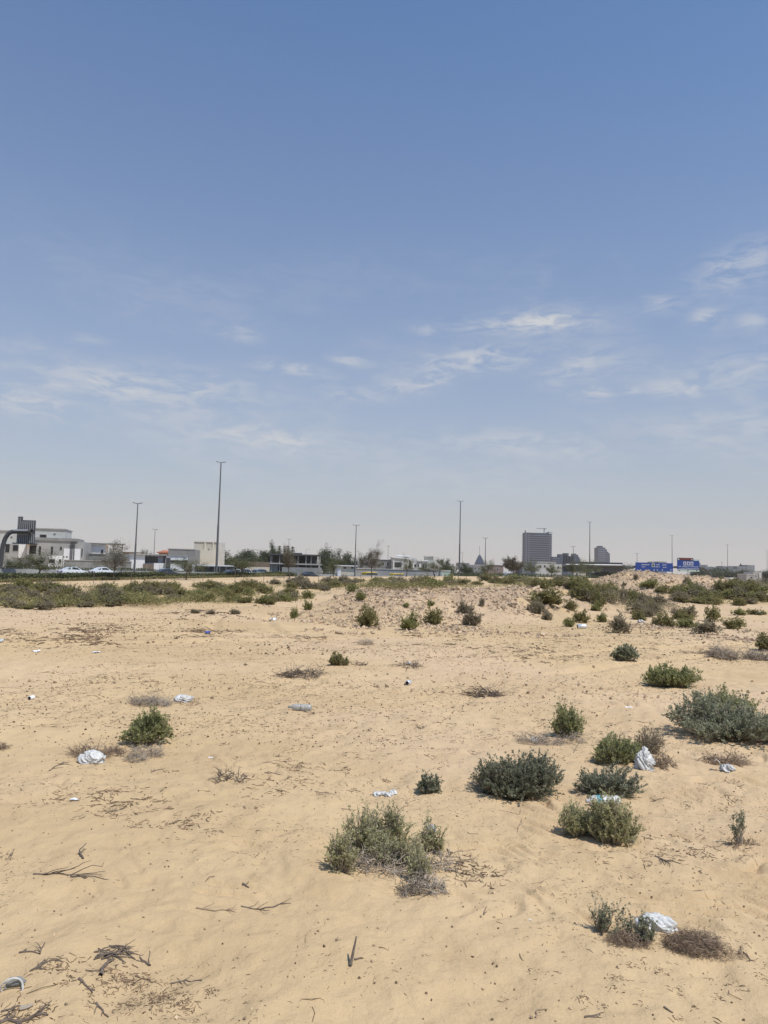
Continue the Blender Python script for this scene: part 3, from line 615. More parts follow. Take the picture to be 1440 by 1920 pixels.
# ------------------------------------------------------------------ litter left by people
def blob(rx, ry, rz, seed, fold=.28, nu=80, nv=50):
    """crumpled bag: a closed skin with sharp folds"""
    u = np.linspace(0, 2 * np.pi, nu, endpoint=False); v = np.linspace(0, np.pi, nv); U, Vv = np.meshgrid(u, v)
    d = np.stack([np.sin(Vv) * np.cos(U), np.sin(Vv) * np.sin(U), np.cos(Vv)], -1)
    s = seed * 3.7
    f = lambda k, o: np.abs(fbm(d[..., 0] * k + s + d[..., 2] * k * .7, d[..., 1] * k - d[..., 2] * k * .6 + s, 3, o))
    r = 1 + fold * (.5 - 2.2 * f(1.4, 1)) + fold * .6 * (.4 - 2 * f(3.6, 2)) + fold * .26 * (.4 - 2 * f(9, 3))
    V = d * r[..., None] * np.array([rx, ry, rz]); V[..., 2] = np.maximum(V[..., 2], -.55 * rz) + .5 * rz
    i = np.arange(nu * nv).reshape(nv, nu); a = i[:-1]; b = np.roll(a, -1, 1); c = i[1:]; e = np.roll(c, -1, 1)
    return V.reshape(-1, 3), np.stack([a, c, e, b], -1).reshape(-1, 4)
def bag(label, box, seed, depth=.7, tail=None, mt='plastic', rz=0.0, fold=.28, hm=1.0):
    loc, rx, ry, h, d = extent(*box, depth=depth)
    t = thing('plastic_bag', label, 'plastic bag', loc, rz=rz)
    m = MB(); V, Q = blob(rx * .9, ry * .9, h * .54 * hm, seed, fold); m.add(V, Q); add_part(t, m, 'bag_body', mt, True)
    if tail:
        # the gathered mouth with two loose handle ends
        a0, ln, lift = tail; K = 8; m = MB(); rs = np.random.RandomState(seed)
        for sgn in (-1, 1):
            q = np.linspace(0, 1, K); cx = np.array([math.cos(a0 + sgn * .22), math.sin(a0 + sgn * .22)])
            base = np.array([math.cos(a0) * rx * .8, math.sin(a0) * ry * .8]); W = h * (.35 - .18 * q)
            L = np.stack([base[0] + cx[0] * ln * q, base[1] + cx[1] * ln * q, h * .35 + lift * np.sin(q * 2.2) + rs.randn(K) * h * .04], 1)
            n = np.array([-cx[1], cx[0], .6]); n /= np.linalg.norm(n)
            A = L + n * W[:, None] * .5; B = L - n * W[:, None] * .5; up = np.array([0, 0, h * .05])
            A[:, 2] = np.maximum(A[:, 2], .004); B[:, 2] = np.maximum(B[:, 2], .004)
            V = np.concatenate([A, B, B + up, A + up]); Q = []
            for k in range(K - 1):
                for (p, q_) in ((0, 1), (1, 2), (2, 3), (3, 0)): Q.append((p * K + k, p * K + k + 1, q_ * K + k + 1, q_ * K + k))
            m.add(V, Q)
        add_part(t, m, 'bag_handle', mt, True)
    return t
def scrap(label, px, py, wpx, seed, mt='paper', name='paper_scrap', cat='litter', aspect=.5, hpx=2.0, group=None):
    g = ground(px, py); sc = g[1] / FPX; w = wpx * sc; rs = np.random.RandomState(seed); n = 7
    X, Y = np.meshgrid(np.linspace(-.5, .5, n), np.linspace(-.5, .5, 5)); Z = np.abs(fbm(X * 3 + seed, Y * 3, 2, seed)) * hpx * sc * 3 + .002
    Xw = X * w * (1 + .25 * vnoise(Y * 3 + seed, X, 3)); Yw = Y * w * aspect / max(.25, (py - 1070) / FPX * 2) * .5
    th = .003; i = np.arange(35).reshape(5, 7); top = np.stack([Xw, Yw, Z], -1).reshape(-1, 3); bot = top - [0, 0, th]
    q = np.stack([i[:-1, :-1], i[:-1, 1:], i[1:, 1:], i[1:, :-1]], -1).reshape(-1, 4); m = MB(); m.add(np.concatenate([top, bot]), np.concatenate([q, q[:, ::-1] + 35]))
    o = m.build(name, MT[mt], None, loc=tuple(g), smooth=True); o.rotation_euler = (0, 0, rs.rand() * .6 - .3); return tag(o, label, cat, group)
def lathe(prof, axis_len, n=16):
    """surface of revolution about X: prof [(x,r)]"""
    a = np.arange(n) * 2 * np.pi / n; V = [(x, r * math.cos(t), r * math.sin(t)) for x, r in prof for t in a]
    Q = [(i * n + j, i * n + (j + 1) % n, (i + 1) * n + (j + 1) % n, (i + 1) * n + j) for i in range(len(prof) - 1) for j in range(n)]
    return V, Q
def litter_things():
    bag('largest white bag, plump and shiny, lying in brown dry brush at the lower right', (1190, 1272, 1704, 1748), 3, depth=.6, tail=(2.75, .03, .012), fold=.2, hm=1.12, rz=-.1)
    bag('upright white plastic bag caught against a yellow-green bush', (1191, 1225, 1401, 1444), 5, depth=.8, tail=(1.2, .05, .09), fold=.55, hm=.92)
    bag('small pointed white scrap of bag lying in dry brush at the right', (1351, 1378, 1424, 1446), 7, depth=.8, tail=(2.5, .06, .05), fold=.5, hm=.75)
    bag('dusty white bag, crumpled, beside dead stalks on the left', (146, 195, 1404, 1434), 9, depth=.75, tail=(.1, .03, .01), mt='plastic', fold=.3, hm=1.1)
    bag('flat white bag at the end of low grey brush on the left', (326, 358, 1302, 1318), 12, depth=.8, tail=(.2, .05, .02), fold=.4)
    bag('tiny white bag ball seen past the rubble, in front of the shrubs on the slope', (1195, 1208, 1161, 1168), 14, fold=.4)
    bag('tiny white bag among far shrubs near the right edge', (1417, 1430, 1146, 1153), 15, fold=.4)
    bag('crumpled white litter at the foot of grey dead twigs', (994, 1010, 1382, 1394), 17, fold=.5)
    bag('pale torn plastic lodged in the top of the sprawling bush', (800, 818, 1546, 1562), 18, fold=.5, mt='plastic_dull')
    bag('small white litter ball caught in the low twigs of the sprawling bush', (786, 800, 1604, 1616), 19, fold=.5)
    # torn wrapper
    g = ground(722, 1492); sc = g[1] / FPX; t = thing('torn_wrapper', 'torn white wrapper with dark blotches lying flat, middle of the near sand', 'litter', g)
    m = MB()
    for k, (x, w, hh) in enumerate(((-15, 12, 9), (-4, 13, 7), (7, 13, 8), (15, 11, 12))):
        V, Q = blob(w * sc * .62, 8 * sc, hh * sc * .5, 30 + k, .5, 28, 18); V = V + np.array([x * sc, (k % 2) * 6 * sc, 0]); m.add(V, Q)
    add_part(t, m, 'wrapper', 'plastic', True)
    # dusty bottle
    g = ground(562, 1333); g[1] += .03; g[2] = hz1(g[0], g[1]); sc = g[1] / FPX
    t = thing('plastic_bottle', 'dusty translucent bottle lying on its side in the open sand', 'bottle', (g[0], g[1], g[2] + .034), rz=-.12)
    V, Q = lathe([(-.13, .001), (-.13, .012), (-.105, .0125), (-.095, .022), (-.075, .036), (-.03, .0385), (.0, .0375), (.005, .033), (.012, .0375), (.05, .0385), (.055, .035), (.062, .0385), (.10, .0385), (.125, .036), (.132, .026), (.126, .001)], 0)
    m = MB(); m.add(V, Q); add_part(t, m, 'bottle_body', 'bottle', True)
    V, Q = lathe([(-.142, .001), (-.142, .0135), (-.118, .0138), (-.118, .012)], 0); m = MB(); m.add(V, Q); add_part(t, m, 'bottle_cap', 'cap')
    V, Q = lathe([(.002, .034), (.002, .0388), (.014, .0388), (.014, .034)], 0); m = MB(); m.add(V, Q); add_part(t, m, 'bottle_band', 'cap')
    # crushed clear bottle behind bright bush
    g = ground(1128, 1511); t = thing('crushed_bottle', 'crushed clear bottle with a blue-green label, wedged between two bushes', 'bottle', (g[0], g[1], g[2] + .035), rz=.15)
    V, Q = lathe([(-.12, .001), (-.12, .013), (-.10, .013), (-.085, .028), (-.06, .04), (-.01, .036), (.03, .040), (.08, .034), (.12, .038), (.135, .028), (.132, .001)], 0, 18); m = MB(); V = np.array(V); V[:, 1:] *= (1 + .18 * vnoise(V[:, :1] * 60, V[:, 1:2] * 50, 3)); m.add(V, Q); add_part(t, m, 'bottle_body', 'plastic', True)
    V, Q = lathe([(-.045, .034), (-.045, .0415), (-.012, .0395), (-.012, .033)], 0); m = MB(); m.add(V, Q); add_part(t, m, 'bottle_label', 'teal_plastic')
    # cans
    for nm, px, py, lab, rz, mt in (('drink_can', 766, 1284, 'white can on its side with a dark open end, middle sand', 1.1, 'tin'), ('drink_can', 1091, 1179, 'large silver tin tucked under shrubs beyond the sand', .0, 'tin'), ('paper_cup', 59, 1312, 'small white cup with a dark mouth on the left sand', 1.3, 'paper')):
        g = ground(px, py); r = {766: .034, 1091: .075, 59: .026}[px]; L = {766: .05, 1091: .14, 59: .036}[px]; t = thing(nm, lab, 'can' if nm == 'drink_can' else 'cup', (g[0], g[1], g[2] + r * .9), rz=rz)
        V, Q = lathe([(-L, .001), (-L, r * .8), (-L * .9, r), (L * .85, r), (L, r * .85), (L, r * .8), (L * .9, r * .78), (L * .9, .001)], 0); m = MB(); m.add(V, Q); add_part(t, m, 'can_body' if nm == 'drink_can' else 'cup_body', mt, True)
        V, Q = lathe([(-L * 1.02, .001), (-L * 1.02, r * .78), (-L * .98, r * .78)], 0); m = MB(); m.add(V, Q); add_part(t, m, 'mouth_shade', 'dark')  # dark disc on the closed end, painted as the shade inside the mouth
    # white ring with strap
    g = ground(22, 1858); t = thing('plastic_ring', 'broken white plastic ring standing in the sand at the lower left edge', 'plastic ring', g, rz=.1)
    a = np.linspace(-.25, np.pi + .35, 30); P = np.stack([.040 * np.cos(a), .006 * np.sin(a * 2), .008 + .040 * np.sin(a) * .95], 1); P2 = P * np.array([.78, 1, .8]) + np.array([0, .016, 0])
    m = MB(); m.add(*tubes(P[None], .0034, 8)); add_part(t, m, 'outer_rim', 'plastic', True)
    m = MB(); m.add(*tubes(P2[None], .0026, 8)); add_part(t, m, 'inner_rim', 'plastic', True)
    m = MB(); V, Q = blob(.038, .012, .02, 77, .3, 24, 14); V = V + np.array([0, .034, .004]); m.add(V, Q); add_part(t, m, 'torn_lining', 'concrete', True)
    scrap('white paper strips lying flat on the left sand', 142, 1499, 17, 201, aspect=.8, hpx=1)
    scrap('thin white strip in the tracks, upper left of the sand', 182, 1223, 13, 202, aspect=.5, hpx=1)
    scrap('bright blue plastic scrap near the dead twigs, far left sand', 390, 1186, 9, 203, mt='blue_plastic', name='plastic_scrap', aspect=.8, hpx=2)
    scrap('white crumb at the left picture edge', 2, 1202, 9, 204, mt='plastic', name='plastic_scrap', aspect=1.4, hpx=2.5)
    scrap('pale crumpled paper near the small round green bush', 512, 1163, 12, 205, aspect=1.3, hpx=3.5)
    scrap('faint white scrap in the dead twig scatter', 766, 1245, 8, 206, mt='plastic', name='plastic_scrap', aspect=1, hpx=2.5)
    scrap('small white paper flake left of the white cup path', 69, 1222, 9, 207, aspect=.8, hpx=2)
    scrap('tiny cream wrapper bit, lower right sand', 994, 1726, 5, 208, aspect=1, hpx=1)
    scrap('small white flake between thornbush and dusty bag', 395, 1421, 8, 209, aspect=.6, hpx=1)
    scrap('faint white scrap under the seedling side of the slope', 1180, 1327, 12, 210, aspect=.5, hpx=1)
litter_things()
# ------------------------------------------------------------------ crumbs of plants and stones on the sand (uncountable)
def scatter_crumbs():
    rs = np.random.RandomState(5)
    def pts(n, y0, y1, mask_scale, thr, seed, p=1.0):
        out = []
        while sum(len(o) for o in out) < n:
            Y = y0 + (y1 - y0) * rs.rand(60000) ** p; X = (rs.rand(60000) * 2 - 1) * (Y * .62 + .4)
            k = fbm(X * mask_scale, Y * mask_scale, 3, seed) + .22 * rs.randn(60000) > thr; out.append(np.stack([X[k], Y[k]], 1))
        return np.concatenate(out)[:n]
    # little bent stalks
    for (n, y0, y1, ln, r, sc_, thr, sd) in ((9500, 2.2, 8.5, .012, .0009, 1.1, .15, 31), (15000, 7.5, 18, .026, .0016, .7, .05, 32), (9000, 14, 30, .05, .003, .35, .1, 33), (160, 2.2, 9, .05, .0013, 1.0, .25, 34)):
        q = pts(n, y0, y1, sc_, thr, sd, 1.15); th = rs.rand(n) * 2 * np.pi; L = ln * (.35 + rs.rand(n) ** 2 * 1.9); D = np.stack([np.cos(th), np.sin(th)], 1) * L[:, None] * .5
        Nn = np.stack([-D[:, 1], D[:, 0]], 1) * (rs.randn(n, 1) * .35)
        A = q - D; B = q + Nn; C = q + D; P = np.stack([A, B, C], 1); Z = Hgt(P[..., 0], P[..., 1]) + r * .6; Z[:, 1] += np.abs(rs.randn(n)) * L * .08
        P = np.concatenate([P, Z[..., None]], 2); m = MB(); m.add(*tubes(P, r * (.6 + .9 * rs.rand(n, 1)) * np.ones((1, 3))))
        o = m.build('plant_litter', MT['litter']); tag(o, kind='stuff')
    for (n, y0, y1, s, sc_, thr, sd, mt) in ((3600, 2.0, 8, .0034, .8, .0, 41, 'litter'), (1500, 2.0, 8, .0042, 1.3, .2, 45, 'pebble'), (9000, 7, 22, .0062, .5, .0, 42, 'litter'), (2600, 10, 28, .015, .3, .15, 43, 'pebble'), (1600, 14, 30, .018, .3, .2, 44, 'litter')):
        q = pts(n, y0, y1, sc_, thr, sd, 1.2); S = s * (.4 + rs.rand(n) ** 3 * 2.0)[:, None] * (.7 + .6 * rs.rand(n, 3)); C = np.concatenate([q, (Hgt(q[:, 0], q[:, 1]) + S[:, 2] * .25)[:, None]], 1)
        m = MB(); m.add(*cubes(C, S, rs, .2)); o = m.build('pebbles' if mt == 'pebble' else 'plant_crumbs', MT[mt]); tag(o, kind='stuff')
    # twig drifts: thicker bits gathered in patches
    patches = [(200, 1850, 110, 40, 230, .014, .0012), (110, 1815, 60, 16, 90, .02, .0014), (230, 1835, 50, 14, 60, .03, .002), (330, 1870, 90, 30, 220, .012, .0011), (60, 1900, 80, 18, 90, .022, .0016), (270, 1880, 140, 28, 260, .009, .0009), (320, 1880, 40, 14, 120, .014, .0012), (1200, 1850, 220, 60, 260, .014, .0011),
               (240, 1500, 130, 50, 260, .04, .002), (560, 1480, 120, 50, 220, .035, .0018), (330, 1530, 160, 40, 180, .03, .0017), (1260, 1590, 150, 45, 240, .03, .0017), (880, 1640, 60, 45, 160, .035, .002), (500, 1440, 130, 30, 140, .035, .002), (1340, 1490, 90, 40, 130, .03, .0017),
               (150, 1200, 70, 12, 160, .16, .007), (180, 1182, 60, 14, 140, .2, .008), (410, 1186, 60, 8, 120, .16, .006), (30, 1192, 40, 8, 80, .16, .006), (560, 1200, 60, 10, 60, .12, .006), (930, 1215, 160, 12, 180, .1, .005), (800, 1195, 60, 5, 80, .14, .006), (380, 1150, 60, 12, 70, .22, .01),
               (1010, 1235, 120, 14, 160, .07, .004), (1150, 1380, 120, 30, 160, .03, .002), (720, 1400, 300, 60, 300, .03, .0016), (1000, 1330, 300, 50, 320, .035, .0018), (300, 1280, 300, 40, 320, .045, .0022)]
    m = MB()
    for (px, py, wx, wy, n, ln, r) in patches:
        g = [ground(px + rs.randn() * wx * .5, py + rs.randn() * wy * .5) for _ in range(max(8, n // 9))]
        g = np.array([v for v in g if v is not None]); c = g[rs.randint(0, len(g), n)][:, :2] + rs.randn(n, 2) * ln * 1.2; th = rs.rand(n) * 6.28; L = ln * (.3 + rs.rand(n) ** 2 * 1.7)
        D = np.stack([np.cos(th), np.sin(th)], 1) * L[:, None] * .5; Nn = np.stack([-D[:, 1], D[:, 0]], 1)
        P = np.stack([c - D, c - D * .3 + Nn * rs.randn(n, 1) * .13, c + D * .35 + Nn * rs.randn(n, 1) * .13, c + D], 1); Z = Hgt(P[..., 0], P[..., 1]) + r * .6 + np.abs(rs.randn(n, 4)) * L[:, None] * .05
        P = np.concatenate([P, Z[..., None]], 2); m.add(*tubes(P, r * (.5 + rs.rand(n, 1)) * np.array([[1, 1, .8, .5]]), 4))
    tag(m.build('twig_litter', MT['litter']), kind='stuff')
scatter_crumbs()
# ------------------------------------------------------------------ rubble
def rubble():
    rs = np.random.RandomState(9)
    X = rs.rand(420000) * 46 - 16; Y = 22 + rs.rand(420000) * 50; h, k = mounds(X, Y)
    keep = (k ** 1.3 * (.5 + .9 * (fbm(X * .6, Y * .6, 3, 51) + .3)) > rs.rand(len(X)) * 2.1 + .12) & (k > .12)
    X, Y = X[keep][:42000], Y[keep][:42000]; n = len(X)
    S = (.022 + .12 * rs.rand(n) ** 7)[:, None] * (.6 + .7 * rs.rand(n, 3)); Z = Hgt(X, Y) + S[:, 2] * .2
    m = MB(); m.add(*cubes(np.stack([X, Y, Z], 1), S, rs, .22)); tag(m.build('rubble', MT['rock']), kind='stuff')
    X = rs.rand(9000) * 20 - 6; Y = 18 + rs.rand(9000) * 12; kk = fbm(X * .4, Y * .4, 3, 52) > .15; X, Y = X[kk], Y[kk]; n = len(X); S = (.03 + .06 * rs.rand(n) ** 3)[:, None] * (.6 + .7 * rs.rand(n, 3))
    m = MB(); m.add(*cubes(np.stack([X, Y, Hgt(X, Y) + S[:, 2] * .2], 1), S, rs, .22)); tag(m.build('gravel', MT['rock']), kind='stuff')
    # bigger blocks, one by one
    regions = [((1120, 1360), (1074, 1110), 70, 'broken block lying on the tall rubble mound', 'blocks on the tall rubble mound', (4, 10)),
               ((650, 1000), (1106, 1160), 50, 'broken block lying on the low rubble ridge', 'blocks on the low rubble ridge', (3, 8)),
               ((1000, 1150), (1100, 1130), 24, 'broken block on the small rubble heap between ridge and mound', 'blocks on the small rubble heap', (3, 7)),
               ((240, 340), (1118, 1140), 14, 'pale lump of rubble at the edge of the left scrub', 'lumps at the edge of the left scrub', (5, 12)),
               ((500, 600), (1120, 1145), 12, 'pale lump of rubble by the sandy track', 'lumps by the sandy track', (4, 9))]
    for (xa, xb), (ya, yb), n, lab, grp, (s0, s1) in regions:
        for _ in range(n):
            px = xa + (xb - xa) * rs.rand(); py = ya + (yb - ya) * rs.rand(); g = ground(px, py)
            if g is None or g[1] > 75: continue
            s = .62 * (s0 + (s1 - s0) * rs.rand() ** 2) * g[1] / FPX; m = MB(); m.add(*cubes(np.zeros((1, 3)), np.array([[s, s * (.6 + .5 * rs.rand()), s * (.4 + .4 * rs.rand())]]), rs, .22))
            o = m.build('rubble_block', MT['rock'], None, loc=(g[0], g[1], g[2] + s * .1)); tag(o, lab, 'rock', grp)
rubble()
# ------------------------------------------------------------------ scrub beyond the sand
def variants(k, leafs):
    out = []
    for i in range(k):
        rs = np.random.RandomState(300 + i); fm, sm = shrub_parts(300 + i, .5, .5 * (.7 + .4 * rs.rand()), .5, 150, 8, .05, .25, up=.4, lobes=.7, rad0=.006, leaf_from=.25, dens_r=.55)
        V = np.concatenate(fm.v + [])
        for lf in leafs:
            m2 = MB(); m2.v = list(fm.v); m2.q = list(fm.q); m2.n = fm.n
            out.append((lf, m2.mesh('scrub', MT[lf])))
    return out
def in_poly(x, y, poly):
    c = False; j = len(poly) - 1
    for i in range(len(poly)):
        xi, yi = poly[i]; xj, yj = poly[j]
        if (yi > y) != (yj > y) and x < (xj - xi) * (y - yi) / (yj - yi) + xi: c = not c
        j = i
    return c
def scrub():
    V = variants(6, ['leaf_olive', 'leaf_dull', 'leaf_bright']); byl = {}
    for l, me in V: byl.setdefault(l, []).append(me)
    rs = np.random.RandomState(77)
    def put(px, py, wpx, hpx, leaf, label, group=None, name='scrub_bush'):
        g = ground(px, py)
        if g is None: return None
        w = wpx * g[1] / FPX; h = hpx * g[1] / FPX
        o = bpy.data.objects.new(name, byl[leaf][rs.randint(6)]); SC.collection.objects.link(o)
        o.location = (g[0], g[1] + w * .2, hz1(g[0], g[1] + w * .2) - .02 * h); o.rotation_euler = (0, 0, rs.rand() * 6.28); o.scale = (w, w * .9, h * 2.0)
        return tag(o, label, 'shrub', group)
    # single bushes one can point at
    S = [(690, 1176, 50, 34, 'leaf_olive', 'leftmost and tallest of the bushes in front of the low rubble ridge'), (769, 1181, 48, 28, 'leaf_bright', 'brightest yellow-green bush in front of the low rubble ridge'),
         (812, 1171, 44, 26, 'leaf_olive', 'dark bush right behind the brightest bush at the rubble ridge'), (884, 1173, 42, 30, 'leaf_dull', 'rightmost bush before the rubble ridge, greyer at its top'),
         (551, 1160, 20, 18, 'leaf_bright', 'small round green bush on the left of the sandy track'), (577, 1144, 20, 15, 'leaf_bright', 'second small green bush, up the sandy track'),
         (870, 1151, 32, 20, 'leaf_dull', 'grey bush behind the rightmost ridge bush'), (808, 1136, 18, 10, 'leaf_bright', 'tiny bush high on the rubble ridge, middle'), (761, 1140, 16, 9, 'leaf_bright', 'tiny green tuft on the rubble ridge, above the brightest bush'),
         (904, 1138, 16, 12, 'leaf_dull', 'tiny grey tuft high on the rubble ridge'), (676, 1126, 26, 14, 'leaf_bright', 'fresh green bush at the left shoulder of the rubble ridge'), (661, 1113, 36, 14, 'leaf_bright', 'wide fresh green bush just above the ridge shoulder'),
         (1165, 1188, 42, 26, 'leaf_dull', 'pale feathery bush alone on the sand at the right'), (1129, 1167, 24, 17, 'leaf_bright', 'small green bush alone between slope and sand'),
         (1025, 1136, 78, 30, 'leaf_olive', 'broad dark bush topping the small rubble heap'), (1010, 1151, 42, 22, 'leaf_dull', 'grey bush below the broad dark one on the small rubble heap'), (1071, 1145, 28, 14, 'leaf_olive', 'small dark bush right of the broad dark one'),
         (1090, 1168, 34, 20, 'leaf_olive', 'bush above the large silver tin'), (1068, 1175, 30, 14, 'leaf_bright', 'low bush left of the large silver tin'), (1120, 1146, 28, 16, 'leaf_bright', 'green bush up slope from the large silver tin'),
         (1028, 1163, 26, 14, 'leaf_dull', 'low grey bush left of the tin bushes'), (1340, 1166, 42, 22, 'leaf_olive', 'dark bush on the right flat, left of the track'), (1382, 1179, 52, 18, 'leaf_olive', 'low wide bush on the right flat below the track'),
         (1330, 1189, 58, 18, 'leaf_dull', 'brownish low bush nearest the open sand at the right'), (1250, 1175, 46, 22, 'leaf_olive', 'dark bush at the foot of the right slope, beside the tiny white bag'), (1200, 1163, 40, 16, 'leaf_olive', 'bush just behind the tiny white bag ball'),
         (1290, 1178, 44, 16, 'leaf_bright', 'green bush right of the dark slope-foot bush'), (1285, 1160, 50, 26, 'leaf_dull', 'grey-brown tall bush at the slope foot'), (1422, 1153, 46, 12, 'leaf_olive', 'low dark bush around the tiny white bag at the right edge'),
         (1388, 1154, 30, 12, 'leaf_bright', 'small bush left of the right-edge bag bush'), (1220, 1104, 40, 18, 'leaf_bright', 'green bush high on the tall rubble mound'), (1290, 1094, 20, 9, 'leaf_dull', 'tiny bush on the right shoulder of the tall mound'),
         (1193, 1088, 14, 8, 'leaf_dull', 'tiny grey tuft near the crest of the tall mound'), (1171, 1100, 10, 7, 'leaf_dull', 'smallest tuft on the left face of the tall mound'), (1300, 1105, 26, 12, 'leaf_bright', 'green bush halfway down the right face of the tall mound'),
         (395, 1152, 26, 7, 'leaf_dull', 'thin grey bush on the open sand below the left scrub'), (365, 1150, 22, 8, 'leaf_dull', 'pale low bush left of the thin grey bush'), (440, 1151, 26, 8, 'leaf_dull', 'dry pale tuft right of the thin grey bush')]
    for px, py, w, h, lf, lab in S: put(px, py, w, h, lf, lab, name='desert_shrub')
    zones = [([(0, 1104), (120, 1106), (120, 1120), (0, 1124)], 16, (26, 46), (12, 17), 'low %s scrub bush at the back of the far left belt', 'scrub at the back of the far left belt', (.6, .2, .2)),
             ([(0, 1120), (240, 1118), (240, 1142), (0, 1144)], 30, (22, 44), (10, 17), 'low %s scrub bush along the front of the far left belt', 'scrub along the front of the far left belt', (.4, .5, .1)),
             ([(120, 1108), (230, 1106), (240, 1118), (120, 1120)], 10, (20, 34), (9, 14), '%s scrub bush before the sand strip left of the short lamp', 'scrub before the sand strip at the short lamp', (.5, .3, .2)),
             ([(240, 1100), (640, 1092), (640, 1104), (240, 1114)], 38, (24, 46), (9, 15), '%s scrub bush in the back of the belt left of centre', 'scrub in the back of the belt left of centre', (.7, .15, .15)),
             ([(250, 1112), (620, 1104), (600, 1122), (500, 1140), (420, 1128), (250, 1134)], 38, (22, 42), (9, 16), '%s scrub bush in the front of the belt left of centre', 'scrub in the front of the belt left of centre', (.6, .2, .2)),
             ([(640, 1090), (1000, 1088), (1000, 1098), (820, 1102), (640, 1100)], 46, (18, 40), (7, 13), '%s scrub bush in the belt behind the rubble ridge', 'scrub in the belt behind the rubble ridge', (.75, .05, .2)),
             ([(640, 1088), (1110, 1088), (1110, 1094), (640, 1094)], 16, (14, 30), (5, 9), 'small %s scrub bush at the edge of the roadside berm', 'scrub at the edge of the roadside berm', (.7, .2, .1)),
             ([(1000, 1092), (1120, 1092), (1100, 1108), (1000, 1106)], 18, (20, 40), (9, 14), '%s scrub bush on the low ground left of the tall mound', 'scrub left of the tall mound', (.5, .4, .1)),
             ([(1085, 1104), (1160, 1108), (1290, 1150), (1290, 1166), (1200, 1158), (1080, 1126)], 36, (26, 46), (14, 22), 'dense %s scrub bush on the slope below the tall mound', 'scrub on the slope below the tall mound', (.5, .4, .1)),
             ([(1230, 1112), (1440, 1108), (1440, 1134), (1300, 1140)], 38, (24, 46), (12, 18), '%s scrub bush on the right flat under the tall mound', 'scrub on the right flat under the tall mound', (.6, .25, .15)),
             ([(1370, 1092), (1460, 1094), (1460, 1110), (1380, 1108)], 14, (20, 40), (8, 12), '%s scrub bush far at the right edge beyond the mound', 'scrub far at the right edge', (.6, .3, .1))]
    zone_pts = []
    for poly, n, (w0, w1), (h0, h1), lab, grp, pr in zones:
        xs = [p[0] for p in poly]; ys = [p[1] for p in poly]; c = 0; guard = 0
        while c < n and guard < 4000:
            guard += 1; px = min(xs) + (max(xs) - min(xs)) * rs.rand(); py = min(ys) + (max(ys) - min(ys)) * rs.rand()
            if not in_poly(px, py, poly): continue
            g = ground(px, py)
            if g is None or (g[0] * ND[0] + g[1] * ND[1]) > 84: continue
            lf = ['leaf_olive', 'leaf_dull', 'leaf_bright'][rs.choice(3, p=pr)]
            if vnoise(px / 60.0, py / 9.0, 17) > .22: lf = 'leaf_dull'
            if vnoise(px / 30.0, py / 7.0, 8) < -.36: continue
            adj = {'leaf_olive': 'olive', 'leaf_dull': 'greyish brown', 'leaf_bright': 'fresh green'}[lf]
            zone_pts.append((px, py, lf))
            if put(px, py, (w0 + (w1 - w0) * rs.rand()) * 1.12, (h0 + (h1 - h0) * rs.rand()) * (.75 + .35 * rs.rand()), lf, lab % adj, grp): c += 1
scrub()
def undergrowth():
    rs = np.random.RandomState(66); polys = [[(0, 1102), (240, 1102), (640, 1093), (640, 1104), (560, 1128), (250, 1136), (0, 1142)], [(640, 1089), (1110, 1088), (1110, 1100), (820, 1104), (640, 1104)], [(1090, 1104), (1160, 1110), (1300, 1146), (1290, 1160), (1200, 1152), (1085, 1122)], [(1240, 1110), (1450, 1106), (1450, 1130), (1300, 1136)]]
    for poly, n, mt in zip(polys, (760, 520, 130, 150), ('leaf_olive', 'leaf_olive', 'leaf_dull', 'leaf_olive')):
        xs = [p[0] for p in poly]; ys = [p[1] for p in poly]; m = MB(); c = 0; g_ = 0
        while c < n and g_ < 20000:
            g_ += 1; px = min(xs) + (max(xs) - min(xs)) * rs.rand(); py = min(ys) + (max(ys) - min(ys)) * rs.rand()
            if not in_poly(px, py, poly) or vnoise(px / 30.0, py / 7.0, 8) < -.05: continue
            g = ground(px, py)
            if g is None or g[0] * ND[0] + g[1] * ND[1] > 84: continue
            c += 1; k = 46; w = .28 + .3 * rs.rand(); P = rs.randn(k, 3) * [w, w, .5] ; P[:, 2] = np.abs(P[:, 2]) * .22 + .02
            P[:, :2] += g[:2]; P[:, 2] += g[2]
            m.add(*leaves(P, rs.randn(k, 3) + [0, 0, .6], .085 * (.6 + .8 * rs.rand(k)), .04, rs))
        tag(m.build('undergrowth', MT[mt]), kind='stuff')
undergrowth()
